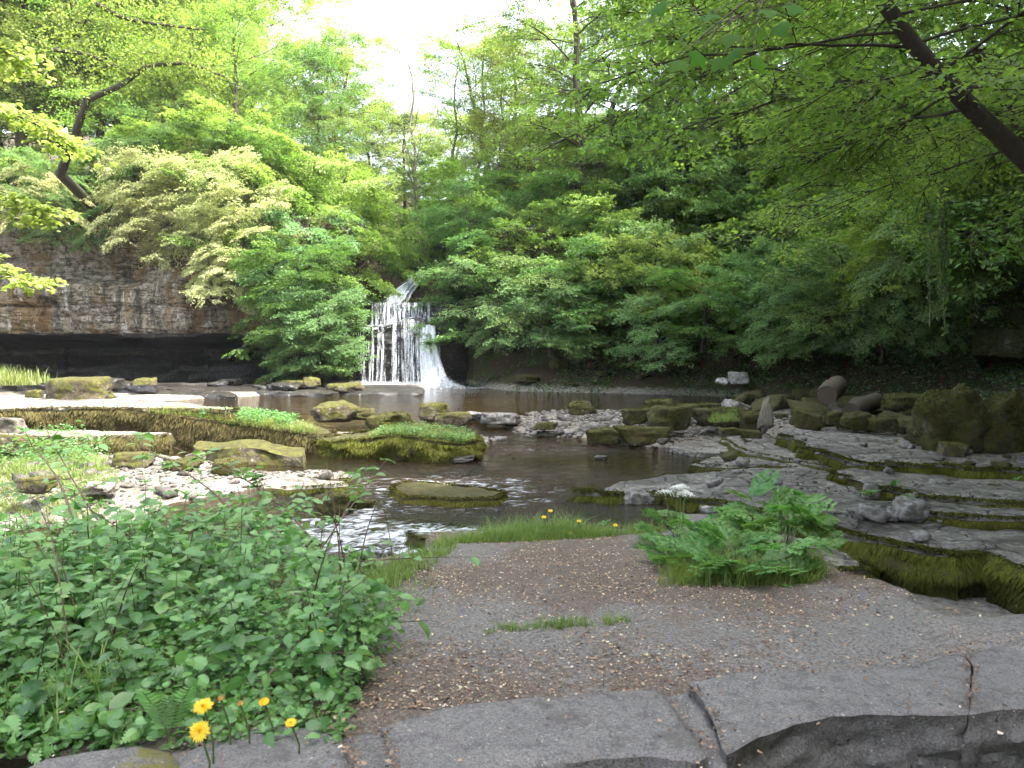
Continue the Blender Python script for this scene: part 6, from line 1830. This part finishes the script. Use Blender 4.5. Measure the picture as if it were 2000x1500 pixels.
for i, (px, d, top) in enumerate([(800, 44, 40), (850, 46, 70), (905, 45, 30), (940, 43, 90), (640, 50, -10)]):
    x = (px - 1000) / FPX * d; z = lz(x, d) - .2
    s = (CAMZ + (640 - top) / FPX * d - z) / 16.5
    plant('thin', x + .8, d, z, s, TR(0, 6.3), 'leaf_yellow', 'bark_grey', 'tree', ['thin nearly bare tree leaning into the sky gap', 'thin bare-topped tree second from the left of its row', 'sparse thin tree at the right of the sky gap',
        'sparse thin tree half hidden by leafy ones', 'twiggy tree top at the upper left of the sky gap'][i], 'tree', None, tilt=(0, -.08))
# right slope trees
spots = [(3, 38), (6.5, 37), (10, 36.5), (14, 35), (17, 32), (8, 41), (12, 40), (17, 38), (20, 29), (19.5, 24), (4, 44), (21, 20), (20, 15), (18.5, 10), (23, 33), (13, 45), (14, 40), (17.5, 27), (17, 5), (22, 12), (16.5, 20)]
for i, (x, y) in enumerate(spots):
    x += TR(-.5, .5); y += TR(-.5, .5)
    plant(['tall1', 'tall2', 'tall3'][i % 3], x, y, lz(x, y) - .3, TR(.8, 1.05), TR(0, 6.3), ['leaf_bright', 'leaf_mid', 'leaf_bright', 'leaf_cool'][i % 4], 'bark_dark', 'tree',
          'broadleaf tree with ' + TONE[['leaf_bright', 'leaf_mid', 'leaf_bright', 'leaf_cool'][i % 4]] + ' crown ' + where(x, y, lz(x, y) + 6), 'tree', 'trees of the right slope', tilt=(TR(0, .08), TR(-.16, -.02)))
# right slope shrubs
cnt = 0
for i in range(400):
    x = TR(-1.5, 19); y = TR(9, 42)
    D = float(dist_poly(np.array(x), np.array(y), BOWL))
    if D < .4 or D > 10: continue
    if x < 0.5 and y > 36: continue
    if y < 22 and x > 14 and y > 17 and D < 2.5: continue
    px = 1000 + FPX * x / y
    if px > 2250: continue
    s = TR(.8, 1.25)
    lmn = ['leaf_cool', 'leaf_mid', 'leaf_mid', 'leaf_bright', 'leaf_cool', 'leaf_bright'][int(rng.integers(0, 6))]
    SHR = [TONE[lmn] + [' spreading', ' tiered', ' drooping'][i % 3] + ' shrub ' + where(x, y, lz(x, y) + 2)]
    plant(['shrub1', 'shrub2', 'shrub3'][i % 3], x, y, lz(x, y) - .2, s, TR(0, 6.3), lmn, 'bark_dark', 'shrub',
          SHR[0], 'shrub', 'shrubs of the right slope', tilt=(.18, -.12))
    cnt += 1
    if cnt > 105: break
# shrubs left of the fall, hanging down the cliff end
for i, (px, py, d, s, lmn, key) in enumerate([(600, 650, 32.5, .8, 'leaf_cool', 'shrub2'), (580, 560, 33, .95, 'leaf_mid', 'shrub3'), (620, 610, 33.5, .85, 'leaf_cool', 'shrub1'), (530, 500, 34, 1.0, 'leaf_cool', 'shrub2'),
        (640, 500, 35, 1.2, 'leaf_bright', 'shrub1'), (580, 430, 36, 1.3, 'leaf_bright', 'shrub2'), (650, 520, 36, .9, 'leaf_bright', 'shrub3'), (590, 590, 33.5, .7, 'leaf_cool', 'shrub1'), (585, 690, 32.2, .66, 'leaf_cool', 'shrub3'),
        (480, 430, 35.5, 1.2, 'leaf_mid', 'shrub3'), (700, 450, 39, 1.3, 'leaf_bright', 'shrub2'), (440, 540, 33.6, .6, 'leaf_pale', 'shrub3'), (640, 400, 40, 1.4, 'leaf_yellow', 'shrub1'), (525, 380, 38, 1.3, 'leaf_bright', 'shrub2'),
        (750, 440, 42, 1.1, 'leaf_bright', 'shrub3'), (690, 500, 38.5, .7, 'leaf_mid', 'shrub1')]):
    c = PD(px, py, d)
    plant(key, c[0], c[1] + .6, c[2] - 1.9 * s, s, TR(0, 6.3), lmn, 'bark_dark', 'shrub', TONE[lmn] + ' hanging shrub on the cliff end, ' + where(*c), 'shrub', 'shrubs left of the waterfall', tilt=(.35, .1))
# pale blossoming shrub over the cliff
for i, (px, py, d, s) in enumerate([(280, 380, 34.2, .85), (350, 365, 34.4, .95), (420, 400, 34.2, .9), (330, 430, 33.8, .75), (470, 440, 34, .8), (410, 470, 33.6, .65), (400, 530, 33.5, .5), (250, 350, 34.8, .7)]):
    c = PD(px, py, d)
    plant(['shrub3', 'shrub1'][i % 2], c[0], c[1] + .4, c[2] - 1.6 * s, s, TR(0, 6.3), 'leaf_pale', 'bark_grey', 'shrub', 'pale blossoming shrub spilling over the cliff, ' + ['leftmost but one', 'third from the left', 'at the middle of the row', 'hanging low in the middle', 'rightmost of the row', 'low at the right', 'lowest of all', 'leftmost'][i], 'shrub', 'pale shrubs on the cliff edge', tilt=(.45, .15))
# ivy and shrubs on the cliff top
for i in range(16):
    px = 20 + i * 34 + TR(-12, 12)
    c = PD(px, np.interp(px, [0, 150, 300, 500], [375, 385, 330, 330]) + TR(-20, 10), 36.2)
    plant(['shrub1', 'shrub2', 'shrub3'][i % 3], c[0], c[1], c[2] - 1.3, TR(.7, 1.05), TR(0, 6.3), ['leaf_mid', 'leaf_cool', 'leaf_bright'][i % 3], 'bark_dark', 'shrub',
          TONE[['leaf_mid', 'leaf_cool', 'leaf_bright'][i % 3]] + ' shrub on the brink of the left cliff ' + where(*c), 'shrub', 'shrubs on the brink of the left cliff', tilt=(.3, 0))
for i, (px, py, s) in enumerate([(60, 430, .5), (130, 420, .55), (170, 455, .4), (30, 400, .6), (110, 380, .6)]):
    c = PD(px, py, 34.0)
    plant('shrub3', c[0], c[1], c[2] - 1.2 * s, s, TR(0, 6.3), ['leaf_cool', 'leaf_pale'][i % 2], 'bark_dark', 'shrub', 'small shrub rooted in the left cliff face', 'shrub', 'small shrubs in the left cliff face', tilt=(.5, 0))
# shrubs right of the fall
for i, (px, py, d, s, lmn) in enumerate([(930, 470, 36, .9, 'leaf_cool'), (925, 560, 35.2, .40, 'leaf_dark'), (980, 560, 33.5, .75, 'leaf_cool'), (960, 640, 33, .55, 'leaf_cool'), (1040, 620, 32, .8, 'leaf_cool'), (1100, 560, 32, .9, 'leaf_mid'),
        (1010, 500, 35, .9, 'leaf_mid'), (890, 470, 39, .6, 'leaf_dark'), (900, 400, 40, 1.0, 'leaf_bright'), (1130, 640, 31, .6, 'leaf_cool'), (1290, 640, 29.5, .75, 'leaf_cool'), (1380, 610, 29, .85, 'leaf_mid'), (1260, 560, 30.5, .9, 'leaf_bright'), (1480, 560, 27.5, .9, 'leaf_cool'),
        (840, 450, 43, .8, 'leaf_mid'), (1500, 640, 26.5, .6, 'leaf_mid'), (1600, 620, 25, .7, 'leaf_cool'), (1680, 560, 23, .8, 'leaf_mid'), (1740, 640, 22, .55, 'leaf_dark')]):
    c = PD(px, py, d)
    plant(['shrub2', 'shrub1', 'shrub3'][i % 3], c[0], c[1] + .5, c[2] - 1.8 * s, s, TR(0, 6.3), lmn, 'bark_dark', 'shrub', TONE[lmn] + ' shrub leaning over the shore, ' + where(*c), 'shrub', 'shrubs leaning over the right shore', tilt=(.3, -.1))

# near leaning tree at the upper right
def lean_tree(name, pts, r, label, seed, leafm, **kw):
    pts = np.array(pts, float)
    o = pts[0].copy()
    t = np.linspace(0, 1, len(pts)); tt = np.linspace(0, 1, 18)
    cp = np.stack([np.interp(tt, t, pts[:, j]) for j in range(3)], 1)
    for _ in range(3): cp[1:-1] = (cp[:-2] + cp[1:-1] * 2 + cp[2:]) / 4
    w, l = grow(seed=seed, trunk=cp - o, r0=r, **kw)
    root = link(name, None, loc=o, label=label, cat='tree')
    link('trunk', w.mesh('trunk', M['bark_dark']), parent=root)
    link('crown', l.mesh('crown', M[leafm], smooth=False), parent=root, kind='stuff')
    return root
a = PD(2150, 430, 9.5); 
lean_tree('leaning_tree', [(a[0] + 1.5, 9.7, 1.0), tuple(PD(2150, 440, 9.5)), tuple(PD(2000, 310, 9.2)), tuple(PD(1850, 170, 8.9)), tuple(PD(1710, 0, 8.5)), tuple(PD(1560, -300, 8.2)), tuple(PD(1400, -700, 8.0))], .15,
          'dark leaning tree whose trunk crosses the upper right corner', 31, 'leaf_bright', nlimb=30, limb_len=3.0, up=.15, nsub=11, ntwig=7, nleaf=15, twig_len=.6, leaf=.07, tmpl=LEAF6, t0=.42, flat=.6, sag=.18, bias=(-.25, .35, -.1), limb_r=.22)
lean_tree('leaning_tree', [(9.5, 12.5, 1.2), tuple(PD(2120, 500, 12.5)), tuple(PD(2000, 260, 12.3)), tuple(PD(1920, 120, 12.0)), tuple(PD(1850, 0, 11.7)), tuple(PD(1760, -260, 11.5)), tuple(PD(1700, -500, 11.5))], .11,
          'second thinner leaning tree behind the dark leaning one', 32, 'leaf_bright', nlimb=30, limb_len=3.4, up=.05, nsub=11, ntwig=7, nleaf=15, twig_len=.65, leaf=.078, tmpl=LEAF6, t0=.30, flat=.6, sag=.22, bias=(-.35, .1, -.1), limb_r=.22)
for i, (x, y, s) in enumerate([(10.5, -3.5, 1.1), (13, -.5, 1.15), (8.6, -7, 1.1), (14.5, -6, 1.2), (16, -10, 1.2), (10, -11, 1.2), (6, -9.5, 1.05), (18, .5, 1.3), (19.5, 4, 1.35), (18.5, 8, 1.3), (20, 12, 1.35), (19, 16, 1.3), (21, -4, 1.35), (22.5, 7.5, 1.4), (23, 1, 1.4), (19.5, 20, 1.25), (16.2, 15.2, 1.25), (15.8, 18.4, 1.2)]):
    plant(['tall1', 'tall2'][i % 2], x, y, lz(x, y) - .2, s, TR(0, 6.3), 'leaf_mid', 'bark_dark', 'tree', 'tall shade tree on the bank to the right of and behind the viewer', 'tree', 'shade trees beside the path')
# bright maple at the upper left edge
lean_tree('maple_tree', [(-10.5, 12.0, .3), (-10.3, 12.1, 3), (-9.9, 12.3, 6), (-9.6, 12.4, 9), (-9.5, 12.4, 12)], .2, 'sunlit yellow-green maple reaching in at the upper left corner', 33, 'leaf_yellow',
          nlimb=26, limb_len=2.3, up=.15, nsub=9, ntwig=7, nleaf=12, twig_len=.5, leaf=.125, tmpl=LOBED, t0=.30, flat=.9, sag=.25)
# overhanging twig with large lobed leaves near the camera, top right of centre
rng = np.random.default_rng(3)
A, B = PD(1620, -60, 3.0), PD(1330, 110, 2.8)
t = np.linspace(0, 1, 10)[:, None]
pts = A + (B - A) * t + np.array([0, 0, .06]) * np.sin(t * 3.1)
root = link('overhanging_branch', None, loc=A, label='thin branch with big translucent leaves hanging in at the top', cat='branch')
mb = MB(); tube(mb, pts - A, np.linspace(.006, .002, 10), 6, tint=.7); 
LL = MB(); LL.add(LOBED[0], LOBED[1], 0, .5); LL = LL.mesh('leaf', M['leaf_hang'])
tw = [(1300, 10, 2.9), (1390, 25, 2.9), (1430, 60, 2.8), (1345, 115, 2.8), (1375, 100, 2.75), (1420, 110, 2.8), (1450, 85, 2.9), (1480, 45, 3.0), (1280, 5, 3.0), (1520, 40, 3.0), (1470, 100, 2.7), (1560, 5, 3.1), (1350, 60, 3.0), (1500, 15, 2.8)]
for (px, py, d) in tw:
    q = PD(px, py, d)
    k = int(rng.integers(2, 9)); tube(mb, np.array([pts[k] - A, (pts[k] + q) / 2 - A + [0, 0, .03], q - A]), [.002, .0016, .001], 4, tint=.5)
    o = link('leaf', LL, parent=root)
    dd = np.array([rng.normal(-.4, .5), rng.normal(-.4, .3), -.6]); o.matrix_basis = basis_matrix(q - A, dd, np.array([rng.normal(0, .6), -.6, 1.0]), rng.uniform(.07, .11))
link('twigs', mb.mesh('twigs', M['twig']), parent=root)
# ivy and bushes on the shaded cliff
lf = MB(); rngi = np.random.default_rng(44); n = 9000
f = RCV.reshape(-1, 3); f = f[(f[:, 2] > 1.9)]
q = f[rngi.integers(0, len(f), n)] + rngi.normal(0, .10, (n, 3))
q = q[(vn(q[:, 0] * 1.1 + q[:, 1], q[:, 2] * .7, 0, 6) + .12 * (q[:, 2] - 3.2) - .22 * (q[:, 0] - 14.2)) > -.05]; n = len(q)
scatter(lf, LEAF4, q + [-.12, -.15, 0], rngi.normal(0, .6, (n, 3)) + [0, 0, -.8], rngi.normal(0, .5, (n, 3)) + [-.5, -1, .4], rngi.uniform(.06, .12, n), rngi.uniform(0, 1, n))
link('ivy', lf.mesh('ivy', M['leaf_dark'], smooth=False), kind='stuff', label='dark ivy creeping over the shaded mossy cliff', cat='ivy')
for (px, py, d, s_, lmn) in [(1870, 470, 20.5, .75, 'leaf_mid'), (1950, 420, 20, .85, 'leaf_bright'), (1820, 540, 21, .6, 'leaf_cool'), (2030, 440, 19.5, .8, 'leaf_mid'), (1790, 620, 21.5, .5, 'leaf_cool'), (1900, 380, 21, .9, 'leaf_mid'), (1760, 500, 22.5, .8, 'leaf_bright')]:
    c = PD(px, py, d)
    plant('shrub3', c[0], c[1] + .3, c[2] - 1.3 * s_, s_, TR(0, 6.3), lmn, 'bark_dark', 'shrub', TONE[lmn] + ' bush hanging over the shaded cliff, ' + where(*c), 'shrub', 'bushes over the shaded cliff', tilt=(.45, -.2))
# hanging ivy strands
mb = MB(); lf = MB(); c = PD(1842, 330, 15.5)
for k in range(9):
    x0 = rng.normal(0, .10); L_ = rng.uniform(2.0, 3.4)
    t = np.linspace(0, 1, 14)
    p = np.column_stack([x0 + .05 * rng.normal(0, 1, 14).cumsum() * .3, .05 * rng.normal(0, 1, 14).cumsum() * .3, -L_ * t])
    tube(mb, p, .010, 4)
    n = 130; u = rng.uniform(0, 1, n); q = np.stack([np.interp(u, t, p[:, j]) for j in range(3)], 1) + rng.normal(0, .035, (n, 3))
    scatter(lf, LEAF6, q, rng.normal(0, 1, (n, 3)) + [0, 0, -.8], rng.normal(0, .6, (n, 3)) + [0, -1, .3], rng.uniform(.04, .07, n), rng.uniform(0, 1, n))
root = link('hanging_ivy', None, loc=c, label='long ivy strands hanging down before the shaded cliff', cat='ivy')
link('stem', mb.mesh('stem', M['bark_grey']), parent=root); link('leaves', lf.mesh('leaves', M['leaf_mid'], smooth=False), parent=root, kind='stuff')

# long dark limbs crossing the upper left
mb = MB()
def limb(pp, d0, r):
    P3 = np.array([PD(a, b, d0) for a, b in pp]); t = np.linspace(0, 1, len(P3)); tt = np.linspace(0, 1, 24)
    cp = np.stack([np.interp(tt, t, P3[:, j]) for j in range(3)], 1)
    for _ in range(2): cp[1:-1] = (cp[:-2] + cp[1:-1] * 2 + cp[2:]) / 4
    return cp
root = None
L1 = [([(170, 195), (240, 165), (285, 128), (370, 122), (440, 150)], .13), ([(105, 97), (170, 105), (240, 135), (262, 150)], .09), ([(190, 8), (240, 35), (300, 46), (400, 58)], .11), ([(285, 128), (360, 120), (420, 190)], .06)]
c0 = PD(170, 195, 30)
for pp, r in L1:
    cp = limb(pp, 30, r); tube(mb, cp - c0, np.linspace(r, r * .3, 24), 7)
cp = np.array([c0, c0 + [-2.0, 1.5, -2.5], [c0[0] - 3.0, 37.5, 7.5]]); tube(mb, cp - c0, [.14, .2, .25], 8)
root = link('tree', None, loc=c0, label='dark crooked limbs crossing before the bright leaves at the upper left', cat='tree')
link('limb', mb.mesh('limb', M['bark_dark']), parent=root)
lf = MB(); n = 5000
ps = np.concatenate([limb(pp, 30, r) for pp, r in L1]); q = ps[rng.integers(0, len(ps), n)] + rng.normal(0, .5, (n, 3)) + [0, 0, .3]
scatter(lf, LEAF4, q - c0, rng.normal(0, 1, (n, 3)) + [0, 0, -.3], np.tile([0, 0, 1.0], (n, 1)) + rng.normal(0, .4, (n, 3)), rng.uniform(.09, .17, n), rng.uniform(0, 1, n))
link('crown', lf.mesh('crown', M['leaf_bright'], smooth=False), parent=root, kind='stuff')

# undergrowth on the slopes
def slope_cover(name, n, cond, seed, size, mat, xr, yr, h=.5):
    rng = np.random.default_rng(seed)
    x = rng.uniform(*xr, n); y = rng.uniform(*yr, n)
    k = cond(x, y); x, y = x[k], y[k]; n = len(x)
    z = land(x, y) + rng.uniform(0, 1, n) * h * np.clip(.5 + vn(x * .9, y * .9, 0, seed), 0, 1.3)
    az = rng.uniform(0, 6.3, n); mb = MB()
    scatter(mb, LEAF4, np.stack([x, y, z], 1), np.stack([np.cos(az), np.sin(az), rng.normal(-.2, .3, n)], 1), np.tile([-.4, -.4, 1.0], (n, 1)) + rng.normal(0, .45, (n, 3)), size * rng.uniform(.5, 1.3, n), rng.uniform(0, 1, n))
    link(name, mb.mesh(name, mat, smooth=False), kind='stuff')
cR = lambda x, y: (lambda D: (D > -2.4) & (D < 12) & (vn(x * .45, y * .45, 0, 3) > -.25) & (x / y < .72))(dist_poly(x, y, BOWL))
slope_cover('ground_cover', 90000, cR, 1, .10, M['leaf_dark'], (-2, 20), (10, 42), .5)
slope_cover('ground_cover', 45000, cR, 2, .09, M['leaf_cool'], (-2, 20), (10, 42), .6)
slope_cover('ground_cover', 50000, lambda x, y: (dist_poly(x, y, BOWL) > .2), 3, .16, M['leaf_mid'], (-26, 8), (37, 62), .8)

# the soft brightening of the far trees: thin even haze over the whole valley
hm_, nt, out = newmat('haze')
pv = N(nt, 'ShaderNodeVolumePrincipled', {'Color': (.93, .97, 1.0, 1), 'Density': .00028, 'Anisotropy': .3})
nt.links.new(pv.outputs[0], out.inputs['Volume'])
mb = MB()
x0, x1, y0, y1, z0, z1 = -78, 78, -33, 133, -3.0, 60.0
mb.add([[x0, y0, z0], [x1, y0, z0], [x1, y1, z0], [x0, y1, z0], [x0, y0, z1], [x1, y0, z1], [x1, y1, z1], [x0, y1, z1]],
       [[3, 2, 1, 0], [4, 5, 6, 7], [0, 1, 5, 4], [1, 2, 6, 5], [2, 3, 7, 6], [3, 0, 4, 7]])
if HAZE: link('haze', mb.mesh('haze', hm_, smooth=False), kind='stuff')
